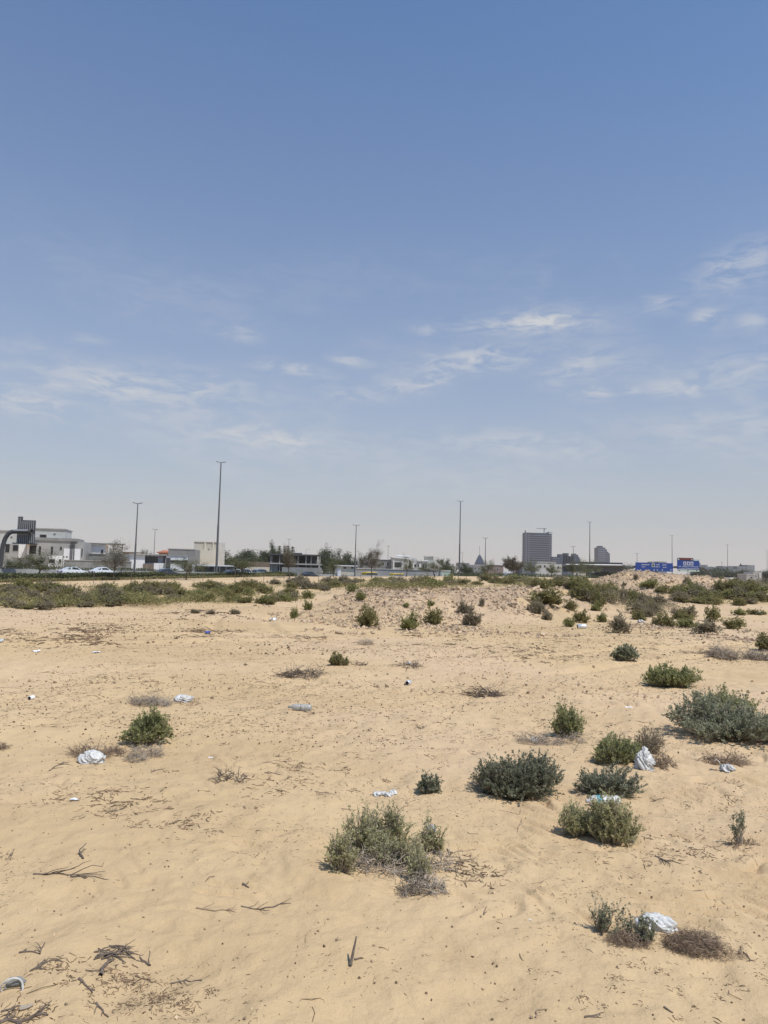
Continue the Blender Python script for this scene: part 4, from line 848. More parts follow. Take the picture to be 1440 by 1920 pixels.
# ------------------------------------------------------------------ roadside hedge and weeds
def hedge_line(name, label, s0, s1, n0, wid, h, mt, seed, cnt, zf=None, lsz=.16, gap=0.0, cat='hedge'):
    rs = np.random.RandomState(seed); s = s0 + (s1 - s0) * rs.rand(cnt)
    if gap: s = s[(vnoise(s * .12, s * 0, seed) > -.5 + gap)]
    c = len(s); n = n0 + wid * (rs.rand(c) - .5); hh = h * (.75 + .5 * (vnoise(s * .5, s * 0, seed + 1) + .5)); z = hh * rs.rand(c) ** .7
    X = UD[0] * s + ND[0] * n; Y = UD[1] * s + ND[1] * n; Z = (Hgt(X, Y) if zf is None else zf) + z
    m = MB(); m.add(*leaves(np.stack([X, Y, Z], 1), rs.randn(c, 3) + [0, 0, .5], lsz * (.7 + .8 * rs.rand(c)), lsz * .6, rs))
    base = (UD[0] * s0 + ND[0] * n0, UD[1] * s0 + ND[1] * n0, 0.0); t = thing(name, label, cat, base)
    m.build('foliage', MT[mt], t)
    st = MB(); k = 60; sv_ = s0 + (s1 - s0) * rs.rand(k); X = UD[0] * sv_ + ND[0] * n0; Y = UD[1] * sv_ + ND[1] * n0; Z = Hgt(X, Y) if zf is None else np.full(k, zf)
    P = np.stack([np.stack([X, Y, Z - .05], 1), np.stack([X, Y, Z + h * .7], 1)], 1); st.add(*tubes(P, .02)); st.build('stems', MT['bark'], t)
    return t
hedge_line('hedge', 'dark green clipped hedge in front of the white cars at the left', 16, 68, 89.2, 1.9, .88, 'hedge', 401, 34000, lsz=.2)
hedge_line('hedge', 'thinner green hedge in front of the barrier, left of the tall lamp', 68, 96, 89.4, 1.8, .62, 'hedge', 402, 15000, lsz=.2)
hedge_line('hedge', 'olive weeds along the foot of the roadside hedge', 16, 92, 87.6, 1.2, .4, 'leaf_olive', 403, 9000, lsz=.13)
hedge_line('hedge', 'green weeds growing behind the barrier, along the mesh fence', 10, 150, 121.6, 2.0, 1.15, 'leaf_dark', 404, 22000, zf=ZR, gap=.12, lsz=.3)
hedge_line('hedge', 'far strip of greenery on the berm before the houses right of centre', 150, 330, 90, 3.0, .8, 'leaf_dark', 405, 9000, gap=.2, lsz=.35)
# ------------------------------------------------------------------ fences
def post_fence(name, label, pts, h, spacing_r, mt, wires, rail=.008):
    b = pts[0]; t = thing(name, label, 'fence', b)
    for p in pts:
        m = MB(); m.add(*tubes(np.array([[p, (p[0], p[1], p[2] + h * .5), (p[0], p[1], p[2] + h)]]), spacing_r, 6)); m.build('post', MT[mt], t)
    m = MB(); P = np.array(pts)
    for f in wires:
        q = P.copy(); q[:, 2] += h * f; m.add(*tubes(q[None], rail, 3))
    m.build('wire', MT[mt], t); return t
def sn(s, n, z): return (UD[0] * s + ND[0] * n, UD[1] * s + ND[1] * n, z)
post_fence('mesh_fence', 'tall wire mesh fence with pale posts behind the concrete barrier', [sn(10 + 3.0 * i, 120.2, ZR - .1) for i in range(52)], 2.1, .045, 'steel_lt', (.1, .3, .5, .7, .98), .012)
pf = []
for px in (-40, 20, 85, 175, 245, 312, 380, 440, 494, 532, 597, 676, 750, 815, 874, 927, 985):
    p = at(px, 1100, 66); pf.append((p[0], p[1], hz1(p[0], p[1])))
post_fence('wire_fence', 'thin rusty post and wire fence standing in the scrub belt', [(p[0], p[1], p[2] - .1) for p in pf], 1.55, .022, 'driftwood', (.45, .95), .004)
# ------------------------------------------------------------------ trees
def tree_parts(seed, h, cw, trunk_f=.3, n=2600, lsz=.16, droop=.2, wisp=.25):
    rs = np.random.RandomState(seed); tm, cm = MB(), MB()
    th = h * trunk_f; K = 6; q = np.linspace(0, 1, K)[:, None]; lean = rs.randn(2) * .1 * h
    tr = np.concatenate([lean * q * .6 + rs.randn(K, 2) * .04, q * th], 1); tr[0, 2] = -.2; tm.add(*tubes(tr[None], np.linspace(.045, .032, K)[None] * h * .55, 7))
    top = tr[-1]; nl = 11; ends = []
    for i in range(nl):
        a = i * 2.4 + rs.rand(); el_ = .35 + 1.1 * rs.rand(); L = h * (1 - trunk_f) * (.55 + .45 * rs.rand()); D = np.array([math.cos(a) * math.cos(el_) * cw / h * 1.3, math.sin(a) * math.cos(el_) * cw / h * 1.3, math.sin(el_)])
        qq = np.linspace(0, 1, 6)[:, None]; P = top + D * L * qq + rs.randn(6, 3) * .05 * L * qq; P[:, 2] -= droop * L * qq[:, 0] ** 2 * math.cos(el_)
        tm.add(*tubes(P[None], np.linspace(.018, .004, 6)[None] * h * .5, 5))
        for k in (2, 3, 4, 5): ends.append((P[k], L * (.10 + .05 * k * wisp)))
        for j in range(3):
            k = rs.randint(2, 6); D2 = D + rs.randn(3) * .6; P2 = P[k] + D2 * L * .3 * np.linspace(0, 1, 4)[:, None] + rs.randn(4, 3) * .02; tm.add(*tubes(P2[None], np.linspace(.006, .002, 4)[None] * h * .5, 4)); ends.append((P2[-1], L * .13)); ends.append((P2[2], L * .1))
    ci = rs.randint(0, len(ends), n); C = np.array([e[0] for e in ends])[ci]; S = np.array([e[1] for e in ends])[ci]
    P = C + rs.randn(n, 3) * S[:, None] * np.array([1, 1, .8]); cm.add(*leaves(P, rs.randn(n, 3) + [0, 0, -.3], lsz * (.6 + .8 * rs.rand(n)), lsz * .5, rs))
    return tm, cm
TREEV = {}
def tree(label, px, pyt, pyb, wpx, Y, kind='leaf_tree', group=None, dense=1.0, name='roadside_tree', tf=.32, var=None, zbase=None):
    """a tree whose foot stands on the terrain at distance Y and whose crown fills the given photo width and top"""
    p = at(px, pyb, Y); zb = hz1(p[0], p[1]) if zbase is None else zbase; zt = at(px, pyt, Y)[2]; h = zt - zb; w = wpx / FPX * Y
    v = var if var is not None else random.Random(int(px)).randint(0, 3); key = (kind, v, dense, tf)
    if key not in TREEV:
        tm, cm = tree_parts(500 + v * 7 + int(dense * 10), 6.0, 5.0, tf, int(6500 * dense), .20 if dense < 1.5 else .36); TREEV[key] = (tm.mesh('trunk', MT['bark']), cm.mesh('crown', MT[kind]))
    a, b = TREEV[key]; t = thing(name, label, 'tree', (p[0], p[1], zb), group)
    for nm, me in (('trunk', a), ('crown', b)):
        o = bpy.data.objects.new(nm, me); SC.collection.objects.link(o); o.parent = t
    t.scale = (w / 5.2, w / 5.2, h / 6.0); t.rotation_euler = (0, 0, px * 1.7 % 6.28); return t
def trees():
    R_ = 'roadside trees along the highway'
    for (px, yt, yb, w, Y, kind, dn, lab) in (
        (72, 1036, 1086, 66, 96, 'leaf_tree', .9, 'bushy roadside tree in front of the pale unfinished villa'), (24, 1040, 1080, 44, 122, 'leaf_tree', .8, 'low tree at the foot of the curved gantry post'),
        (210, 1020, 1088, 48, 99, 'leaf_bare', .9, 'sparse greyish tree between the villa and the short street lamp'), (348, 1043, 1086, 46, 104, 'leaf_tree', .8, 'light green tree before the long grey block building'),
        (452, 1040, 1082, 52, 118, 'leaf_tree', .8, 'spreading tree above the white car beside the tall lamp'), (544, 1030, 1080, 36, 118, 'leaf_bare', 1.1, 'grey-brown tree in front of the concrete frame building'),
        (625, 1046, 1080, 28, 130, 'leaf_tree', .7, 'small thin tree right of the concrete frame building'), (697, 1028, 1082, 38, 134, 'leaf_bare', 1.1, 'brownish bare-looking tree by the yellow minibus'),
        (762, 1046, 1080, 30, 150, 'leaf_tree', .6, 'thin green tree before the gabled villa'), (815, 1050, 1081, 40, 158, 'leaf_tree', 1.1, 'broad tree right of the gabled villa'),
        (914, 1054, 1078, 20, 176, 'leaf_tree', 1.2, 'small round tree beside the short lamp right of centre'), (957, 1041, 1078, 26, 182, 'leaf_bare', 1.6, 'tall dark-brown tree left of the tower under construction'),
        (998, 1052, 1080, 26, 190, 'leaf_tree', 1.2, 'tree standing in front of the tower under construction'), (1034, 1056, 1080, 26, 196, 'leaf_tree', 1.1, 'tree right of the tower base'),
        (1074, 1054, 1080, 26, 205, 'leaf_tree', 1.1, 'tree in front of the left end of the dark gantry sign'), (1100, 1054, 1080, 34, 212, 'leaf_tree', 1.2, 'wide tree in front of the middle of the dark gantry sign')):
        tree(lab, px, yt, yb, w, Y, kind, R_, dn)
    for (px, yt, w, Y, lab) in ((412, 1046, 24, 215, 'palm-like dark tree right behind the tall lamp'), (432, 1038, 46, 230, 'dark tree left in the tall grove'), (452, 1040, 46, 235, 'dark tree in the middle of the tall grove'), (476, 1037, 50, 235, 'dark tree at the right of the tall grove'),
                                (498, 1040, 44, 240, 'dark tree just left of the concrete frame building'), (511, 1029, 20, 235, 'tall dark tree poking above the concrete frame building'), (612, 1038, 26, 215, 'dark round tree under the telecom mast'), (630, 1036, 30, 220, 'largest dark tree right of the telecom mast'),
                                (650, 1046, 26, 240, 'lower dark tree left of the slim lamp'), (668, 1049, 22, 250, 'dark tree behind the slim lamp'), (836, 1052, 22, 230, 'dark tree right of the villa tower'), (876, 1062, 24, 260, 'low dark tree behind the tallest middle lamp'), (272, 1036, 14, 260, 'round tree top behind the white villa'),
                                (215, 1040, 30, 250, 'brownish tree behind the sparse greyish tree')):
        tree(lab, px, yt, 1066, w, Y, 'leaf_dark', 'garden trees behind the houses', 2.0, name='garden_tree', tf=.15)
    for (px, yt, w, Y, lab) in ((1322, 1066, 40, 380, 'far dark tree beside the curved end of the second gantry'), (1350, 1071, 50, 390, 'far dark tree under the stepped grey buildings'), (1385, 1072, 50, 400, 'far dark tree left of the pale two-storey house'), (1440, 1073, 50, 400, 'far dark tree at the right picture edge'), (1160, 1062, 40, 300, 'far green tree behind the end of the dark gantry sign'), (1130, 1066, 40, 290, 'far green tree under the dark gantry sign'), (1470, 1074, 50, 400, 'far dark tree beyond the right edge')):
        tree(lab, px, yt, 1084, w, Y, 'leaf_dark', 'far trees beyond the mound', 2.0, name='garden_tree', tf=.12)
    for lab, (x0, x1, yt, yb), Y, n, sd in (('a', (1312, 1470, 1072, 1092), 410, 5200, 1), ('b', (405, 500, 1045, 1064), 245, 3800, 2), ('c', (600, 670, 1048, 1066), 255, 1800, 3), ('d', (880, 1010, 1070, 1082), 260, 1500, 4)):
        F = Facade((x0 + x1) / 2, Y, 2); rs = np.random.RandomState(sd); u0, zb = F.pt(x0, yb); u1, _ = F.pt(x1, yb); zt = F.pt((x0 + x1) / 2, yt)[1]
        u = u0 + (u1 - u0) * rs.rand(n); k = rs.rand(n) * 9; top = zt - (zt - zb) * .35 * (vnoise(u * .22, u * 0, sd) + .5) - .8 * np.abs(k - 4.5) / 4.5
        z = zb - 1 + (top - zb + 1) * rs.rand(n) ** .8; P = np.stack([F.o[0] + F.a[0] * u + F.b[0] * k, F.o[1] + F.a[1] * u + F.b[1] * k, z], 1)
        m = MB(); m.add(*leaves(P, rs.randn(n, 3), .85 * (.6 + .8 * rs.rand(n)) * (Y / 300), .5 * Y / 300, rs)); tag(m.build('treeline', MT['leaf_dark']), kind='stuff')
    # Norfolk pines
    for px, yt, w in ((523, 1023, 5.5), (533, 1023, 5), (538.5, 1023, 5), (548, 1024, 5.5)):
        p = at(px, 1060, 250); zt = at(px, yt, 250)[2]; t = thing('araucaria_tree', 'slim tiered conifer rising behind the concrete frame building', 'tree', (p[0], p[1], -1), 'slim tiered conifers')
        m = MB(); m.add(*tubes(np.array([[(0, 0, 0), (0, 0, zt / 2), (0, 0, zt + 1)]]), .12, 5)); add_part(t, m, 'trunk', 'bark')
        rs = np.random.RandomState(int(px)); P, D = [], []
        for k in range(14):
            z = (zt + 1) * (.3 + .7 * k / 14); r = .85 * (1 - .6 * k / 14)
            a = rs.rand(70) * 6.28; rr = rs.rand(70) * r; P.append(np.stack([rr * np.cos(a), rr * np.sin(a), z + rr * .2 + rs.randn(70) * .05], 1)); D.append(np.stack([np.cos(a), np.sin(a), rs.rand(70)], 1))
        m = MB(); m.add(*leaves(np.concatenate(P), np.concatenate(D), .4, .2, rs)); add_part(t, m, 'crown', 'leaf_dark')
    # palms
    for px, yt, w, Y, lab in ((385, 1043, 22, 190, 'date palm before the beige building, left one'), (399, 1044, 20, 190, 'date palm touching the tall lamp from behind')):
        p = at(px, 1060, Y); zt = at(px, yt, Y)[2]; t = thing('palm_tree', lab, 'palm tree', (p[0], p[1], -1.0)); H = zt + 1.0 - .8; rs = np.random.RandomState(int(px))
        m = MB(); m.add(*tubes(np.array([[(0, 0, 0), (.05, 0, H * .5), (0, 0, H * .75)]]), .2, 7)); add_part(t, m, 'trunk', 'bark')
        m = MB(); W = w / FPX * Y * .55
        for k in range(34):
            a = k * 2.4; e = .2 + 1.2 * rs.rand(); q = np.linspace(0, 1, 7)[:, None]; P = np.array([0, 0, H * .75]) + np.concatenate([math.cos(a) * math.cos(e) * q, math.sin(a) * math.cos(e) * q, math.sin(e) * q * 1.1 - .55 * q ** 2], 1) * W
            m.add(*tubes(P[None], .02, 3)); nn = 26; i = rs.randint(1, 6, nn); B = P[i]; D = np.stack([-math.sin(a) * np.where(rs.rand(nn) < .5, 1, -1), math.cos(a) * np.where(rs.rand(nn) < .5, 1, -1), -.3 * np.ones(nn)], 1) + (P[i] - P[i - 1]) * 1.5
            m.add(*leaves(B, D, .5, .07, rs))
        add_part(t, m, 'crown', 'leaf_dark')
trees()
# ------------------------------------------------------------------ street lamps
def lamps():
    def lamp(px, pyt, Y, label, group, arm=.98, r0=.17, zb=None):
        top = at(px, pyt, Y); zb = hz1(top[0], top[1]) if zb is None else zb; H = top[2] - zb
        t = thing('street_lamp', label, 'street lamp', (top[0], top[1], zb), group, rz=.15)
        m = MB(); z = np.array([0, .02, .45, .46, 1.0]) * H; rr = np.array([1.35, 1.0, .86, .72, .45]) * r0
        P = np.zeros((1, 5, 3)); P[0, :, 2] = z; P[0, 0, 2] = -.3; m.add(*tubes(P, rr[None], 10)); add_part(t, m, 'pole', 'lamp_pole')
        m = MB(); m.add(*tubes(np.array([[(-arm * .5, 0, H + .02), (0, 0, H - .04), (arm * .5, 0, H + .02)]]), .06, 6)); add_part(t, m, 'arm', 'lamp_pole')
        for sg in (-1, 1):
            m = MB(); x0, x1 = sg * arm * .42, sg * arm; x0, x1 = min(x0, x1), max(x0, x1); w = .17
            za, zb_ = (H + .04, H + .12) if sg > 0 else (H + .12, H + .04)
            m.hexa([(x0, -w, za - .05), (x1, -w * .6, zb_ - .04), (x1, w * .6, zb_ - .04), (x0, w, za - .05), (x0, -w, za + .07), (x1, -w * .6, zb_ + .02), (x1, w * .6, zb_ + .02), (x0, w, za + .07)]); add_part(t, m, 'luminaire', 'lamp_pole')
    G1, G2, G3 = 'tall highway lamps', 'shorter highway lamps', 'distant service road lamps'
    for px, py, Y, lab in ((414.5, 867, 145, 'tallest street lamp, left of centre, rising before the beige building'), (863.5, 940, 211, 'tall street lamp in the middle, second tallest in the picture'), (1106, 979, 283, 'tall street lamp right of the tower under construction'), (1260, 1004, 354, 'tall street lamp rising between the two blue signs'), (1364, 1021, 429, 'tall thin street lamp right of the blue signs'), (1438, 1032, 496, 'faint street lamp at the right picture edge')):
        lamp(px, py, Y, lab, G1, r0=.24 if Y < 300 else .2, zb=-.5)
    for px, py, Y, lab in ((258.5, 944, 119, 'street lamp in front of the barrier before the white villa'), (668, 985, 162, 'street lamp left of centre by the yellow minibus'), (910.5, 1009, 206, 'street lamp beside the tiered pagoda building'), (1075, 1025, 252, 'street lamp behind the dark gantry sign'), (1194.5, 1038, 309, 'street lamp at the left edge of the long blue sign'), (1353.5, 1054, 425, 'short far street lamp right of the curved gantry end')):
        lamp(px, py, Y, lab, G2, arm=.78, r0=.16, zb=-.5)
    for px, py, Y, lab in ((291, 993, 206, 'slim street lamp rising out of the white villa'), (542, 1011, 252, 'slim street lamp behind the conifers'), (728, 1024, 295, 'slim street lamp left of the gabled villa'), (867, 1036, 358, 'slim street lamp just right of the middle tall lamp'), (979, 1043, 400, 'slim street lamp left of the tower base')):
        lamp(px, py, Y, lab, G3, arm=.8, r0=.13, zb=-1)
    for px, py, Y, lab in ((574, 1031, 230, 'pale single-arm lamp in front of the concrete frame building'), (633, 1031, 230, 'pale single-arm lamp above the largest dark tree'), (370, 1029, 190, 'pale lamp before the beige building')):
        top = at(px, py, Y); t = thing('street_lamp', lab, 'street lamp', (top[0], top[1], -1), 'pale single-arm lamps'); H = top[2] + 1
        m = MB(); m.add(*tubes(np.array([[(0, 0, -.2), (0, 0, H * .6), (0, 0, H), (.25, 0, H + .2), (.8, 0, H + .22)]]), np.array([[.11, .08, .06, .05, .05]]), 6)); add_part(t, m, 'pole', 'steel_lt')
        m = MB(); m.box(.7, -.1, H + .15, 1.2, .1, H + .25); add_part(t, m, 'luminaire', 'steel_lt')
lamps()
# ------------------------------------------------------------------ cars
def car(px, Y, mt, label, kind='sedan', rev=False, n=None, zb=None):
    """built nose towards +x, then turned along the road"""
    p = at(px, 1075, Y); zb = ZR if zb is None else zb
    t = thing('car' if kind != 'minibus' else 'minibus', label, 'car' if kind != 'minibus' else 'minibus', (p[0], p[1], zb), 'cars on the highway' if kind != 'minibus' else None, rz=math.atan2(UD[1], UD[0]) + (math.pi if rev else 0))
    if kind == 'sedan': st = [(-2.35, .45, .72, .74, .70), (-2.25, .30, .90, .96, .86), (-1.75, .25, 1.0, 1.04, .88), (-1.05, .25, .98, 1.36, .90), (-.5, .25, .95, 1.45, .90), (.25, .25, .94, 1.44, .90), (.95, .25, .93, 1.05, .90), (1.2, .25, .92, .95, .90), (2.0, .25, .80, .84, .86), (2.35, .35, .60, .63, .72)]
    elif kind == 'suv': st = [(-2.3, .45, .95, 1.1, .80), (-2.2, .35, 1.05, 1.55, .90), (-1.9, .30, 1.08, 1.72, .92), (-.5, .30, 1.06, 1.78, .93), (.4, .30, 1.05, 1.74, .93), (1.0, .30, 1.03, 1.15, .92), (1.25, .30, 1.02, 1.06, .92), (2.1, .30, .95, .98, .88), (2.35, .4, .75, .78, .78)]
    else: st = [(-2.7, .5, 1.1, 2.2, .90), (-2.6, .35, 1.15, 2.35, .98), (0, .35, 1.15, 2.4, 1.0), (1.6, .35, 1.15, 2.35, 1.0), (2.2, .35, 1.1, 1.5, .98), (2.4, .35, 1.0, 1.2, .95), (2.75, .45, .8, .9, .88)]
    V, Q = [], []
    for x, zl, zbelt, zt, hw in st:
        tw = hw * (.72 if zt - zbelt > .12 else .93)
        V += [(x, -hw * .93, zl), (x, -hw, (zl + zbelt) / 2), (x, -hw * .97, zbelt), (x, -tw, zt - .03), (x, -tw * .8, zt), (x, tw * .8, zt), (x, tw, zt - .03), (x, hw * .97, zbelt), (x, hw, (zl + zbelt) / 2), (x, hw * .93, zl)]
    N = 10
    for i in range(len(st) - 1):
        for j in range(N): Q.append((i * N + j, i * N + (j + 1) % N, (i + 1) * N + (j + 1) % N, (i + 1) * N + j))
    T = []
    for b in (0, (len(st) - 1) * N):
        for j in range(1, N - 1): T.append((b, b + j, b + j + 1) if b else (b, b + j + 1, b + j))
    m = MB(); m.add(V, Q, T); body = add_part(t, m, 'body', mt)
    # glass: side windows and screens, 6 mm proud of the body
    m = MB(); V = np.array(V).reshape(len(st), N, 3)
    idx = [i for i, s_ in enumerate(st) if s_[3] - s_[2] > .25]; a, b = idx[0], idx[-1]
    lo = lambda i, sd: V[i, 2 if sd < 0 else 7] * .82 + V[i, 3 if sd < 0 else 6] * .18
    hi = lambda i, sd: V[i, 2 if sd < 0 else 7] * .14 + V[i, 3 if sd < 0 else 6] * .86
    for sd in (-1, 1):
        off = np.array([0, sd * .012, .004])
        for i in range(a, b): m.hexa([lo(i, sd) + off * 0, lo(i + 1, sd) + off * 0, lo(i + 1, sd) + off, lo(i, sd) + off, hi(i, sd) + off * 0, hi(i + 1, sd) + off * 0, hi(i + 1, sd) + off, hi(i, sd) + off])
        if kind != 'minibus':
            for (i, e, f) in ((a, a - 1, .75), (b, b + 1, .75)):
                g0 = lo(i, sd) * (1 - f) + lo(e, sd) * f; m.add([lo(i, sd) + off, g0 + off, hi(i, sd) + off, hi(i, sd) + off * .5], [(0, 1, 2, 3)])
    for (i, e) in ((a, a - 1), (b, b + 1)):
        q = [V[i, 3] * .85 + V[e, 3] * .15, V[i, 6] * .85 + V[e, 6] * .15, V[i, 6] * .2 + V[e, 6] * .8, V[i, 3] * .2 + V[e, 3] * .8]; u = np.array([.02 * (1 if i == b else -1), 0, .02]); u2 = u * -.5
        m.hexa([c + u2 for c in q] + [c + u for c in q])
    add_part(t, m, 'windows', 'glass')
    for x in (-1.4, 1.42):
        for sd in (-1, 1):
            hw = st[2][4]; Vv, Qq = lathe([(-.11, .001), (-.11, .31), (-.09, .335), (.09, .335), (.11, .31), (.11, .001)], 0, 20); Vv = np.array(Vv)[:, [1, 0, 2]] + np.array([x, sd * (hw - .1), .335]); m = MB(); m.add(Vv, Qq); w = add_part(t, m, 'wheel', 'tyre')
            Vv, Qq = lathe([(-.012, .001), (-.012, .2), (.012, .2), (.012, .001)], 0, 14); Vv = np.array(Vv)[:, [1, 0, 2]] + np.array([x, sd * (hw + .015), .335]); m = MB(); m.add(Vv, Qq); r_ = add_part(w, m, 'rim', 'rim')
    t.scale = (.9, .9, 1.02) if kind != 'minibus' else (1, 1, 1)
    for sd in (-1, 1):
        m = MB(); y0 = sd * st[1][4] * .62; zz = st[1][2] - .12; m.box(st[0][0] - .02, y0 - .16, zz - .1, st[1][0] + .02, y0 + .16, zz + .05); add_part(t, m, 'tail_light', 'red_light')
        m = MB(); y0 = sd * st[-1][4] * .7; zz = st[-1][2] - .02; m.box(st[-2][0] + .1, y0 - .14, zz - .06, st[-1][0] + .02, y0 + .14, zz + .06); add_part(t, m, 'headlight', 'sign_white')
    return t
car(137, 109, 'car_white', 'white sedan nearest the left, in full side view behind the hedge')
car(193, 116, 'car_white', 'white sedan partly hidden behind hedge and sparse tree')
car(312, 123, 'car_dark', 'black car whose roof just shows above the hedge')
car(434, 134, 'car_dark', 'dark car half hidden left of the white car near the tall lamp')
car(461, 137, 'car_white', 'white car right of the tall lamp, just above the sand strip', 'suv')
car(491, 150, 'car_silver', 'silver car with only its roof and windows showing', 'suv')
car(580, 156, 'car_dark', 'dark blue car seen before the concrete frame building')
car(695, 188, 'car_yellow', 'yellow minibus with a row of dark windows near the brownish tree', 'minibus', zb=-1.2)
car(746, 190, 'car_yellow', 'yellow van partly behind dark greenery, right of the windowed minibus', 'minibus', zb=-1.4)
# ------------------------------------------------------------------ buildings
def bld(name, label, cat, px, Y, ang=0, group=None):
    F = Facade(px, Y, ang); t = thing(name, label, cat, (F.base[0], F.base[1], -1.0), group); return F, t
def buildings():
    # pale unfinished villa
    F, t = bld('villa', 'pale grey unfinished villa with flat roofs and dark openings at the left', 'house', 60, 150, 15)
    F.part(t, 'upper_storey', 'plaster2', [(62, 992, 122, 1015, 0, 9), (-45, 995, 30, 1022, 1, 9)])
    F.part(t, 'roof_slab', 'plaster', [(60, 990.5, 124, 992.4, -.2, 9.4), (-46, 993, 32, 995, .8, 9.4)])
    F.part(t, 'parapet', 'concrete', [(65, 1009, 148, 1014.5, -1.2, 8.5)])
    F.part(t, 'wall', 'plaster', [(50, 1014.5, 158, 1062, -1.0, 11, 2), (-45, 1019, 52, 1066, .5, 11, 2)])
    F.part(t, 'white_wall', 'white', [(93, 1042, 118.5, 1062, -1.12, -.98, 1.5), (120.5, 1029, 151.5, 1060, -1.14, -.98, 1.5), (52, 1020.5, 57, 1040, -1.1, -.98), (34, 1021, 51, 1046, .3, .49)], label='bright white rendered panel')
    for c in (133.5, 136.5, 140): F.part(t, 'drainpipe', 'steel', [(c, 1016, c + 1.2, 1054, -1.35, -1.15)])
    for x0, y0, x1, y1, k in ((75, 1002.5, 87, 1008, 0), (100.5, 1000.5, 104, 1002.5, 0), (74.5, 1024.5, 78.5, 1040, -1), (97, 1025, 101, 1040, -1), (114, 1025.5, 117.5, 1031.5, -1), (93.5, 1049, 104.5, 1056, -1.12), (112.5, 1049, 116.2, 1055, -1.12), (120, 1043.5, 122, 1045, -1.14), (126, 1043.5, 128, 1045, -1.14), (154, 1029, 156, 1044, -1), (18, 1006, 21, 1008, 1)):
        F.window(t, x0, y0, x1, y1, k, 'dark', 'plaster')
    for x0, y0, x1, y1, k in ((57, 1023, 70, 1038.5, -1), (23, 1022, 33, 1033, .5), (9, 1020, 17, 1036, .5)): F.window(t, x0, y0, x1, y1, k, 'dark', 'plaster', 'opening')
    F.part(t, 'balcony', 'steel', [(28, 1018.6, 72, 1020.6, -2.6, -1.05)], label='thin dark canopy slab')
    F, t = bld('annex_building', 'flat-roofed white annex with a slim roof slab right of the unfinished villa', 'house', 178, 165, 15)
    F.part(t, 'wall', 'white', [(157, 1021, 197, 1060, 0, 8, 2)]); F.part(t, 'roof_slab', 'concrete', [(155, 1018.5, 232, 1020, -.8, 6)]); F.part(t, 'column', 'concrete', [(228, 1020, 230, 1060, -.5, -.2, 2)])
    F.window(t, 190, 1031, 193, 1039, 0, 'dark', 'plaster')
    F, t = bld('block_shed', 'low grey blockwork shed before the white annex', 'shed', 180, 156, 8)
    F.part(t, 'wall', 'blockwork', [(165, 1039, 198, 1062, 0, 5, 2), (151, 1045.5, 170.5, 1062, -.6, 4, 2), (198, 1038, 240, 1062, .4, 5, 2)]); F.part(t, 'roof', 'concrete', [(164, 1037.8, 199, 1039.2, -.15, 5.2)])
    F, t = bld('boundary_wall', 'long grey boundary wall behind the weeds at the left', 'wall', 170, 146, 10)
    F.part(t, 'wall', 'concrete', [(120, 1052, 246, 1066, 0, .25, 1.5)]); F.part(t, 'wall_coping', 'plaster', [(119, 1051, 247, 1052.2, -.1, .35)])
    # white modern villa
    F, t = bld('villa', 'bright white modern villa with black window band and grey tower', 'house', 290, 150, 16)
    F.part(t, 'wall', 'white', [(243, 1040, 271.5, 1066, 0, 7, 1.5), (288.5, 1056, 310, 1070, -.8, -.55, 1.5), (319.5, 1057, 345, 1070, -.8, -.55, 1.5), (315, 1041.5, 352, 1050, 1.0, 7)])
    F.part(t, 'back_wall', 'lilac', [(271.5, 1042.5, 318, 1068, .8, 7, 1.5)], label='lilac-grey wall'); F.part(t, 'roof_slab', 'plaster', [(243, 1038.8, 313, 1041, -.4, 7.3), (314, 1040.6, 353, 1041.8, .8, 7.2)])
    F.part(t, 'grey_pillar', 'steel', [(311, 1046, 319.4, 1070, -1.6, -.3, 1.5)]); F.part(t, 'entrance_wall', 'brown', [(268, 1057, 288.5, 1070, -.7, -.4, 1.5)])
    for r in ((272.5, 1044, 279, 1054.5), (281, 1043.5, 295, 1054.5), (306.8, 1042.5, 309.5, 1055)): F.window(t, *r, .8, 'glass', 'steel')
    F.window(t, 320, 1051, 345, 1055, 1.0, 'dark', 'plaster')
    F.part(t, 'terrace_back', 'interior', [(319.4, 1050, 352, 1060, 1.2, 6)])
    F, t = bld('tiled_house', 'small pink house with a red tiled roof behind the white villa', 'house', 305, 200, 6)
    F.part(t, 'wall', 'pink', [(297, 1036.5, 315, 1062, 0, 6, 2)]); m = MB(); F.box(m, 294.5, 1035.2, 317, 1037, -.6, 6.5)
    u0, zb = F.pt(295, 1035.4); u1, _ = F.pt(316, 1035.4); zt = F.pt(305, 1031.2)[1]; m.hexa([F.w(u0, -.5, zb), F.w(u1, -.5, zb), F.w(u1, 6.4, zb), F.w(u0, 6.4, zb), F.w(u0 + 1.2, 2, zt), F.w(u1 - .6, 2, zt), F.w(u1 - .6, 4.5, zt), F.w(u0 + 1.2, 4.5, zt)]); m.build('roof', MT['tile'], t)
    F, t = bld('brown_hut', 'brown walled hut peeking out behind the short lamp', 'hut', 238, 190, 6)
    F.part(t, 'wall', 'pink', [(228, 1036.5, 249, 1060, 0, 4, 2)]); F.part(t, 'roof', 'brown', [(226, 1035, 262, 1036.5, -.5, 4.5)])
    # blockwork hall
    F, t = bld('blockwork_hall', 'windowless grey blockwork building left of the beige one', 'building', 340, 175, 6)
    F.part(t, 'wall', 'blockwork', [(315, 1030, 364.5, 1064, 0, 12, 2)]); F.part(t, 'parapet', 'plaster', [(314, 1028.8, 365, 1030.2, -.1, 12.2)])
    F, t = bld('beige_building', 'tall beige building with a raised upper block behind the tallest lamp', 'building', 388, 185, 14)
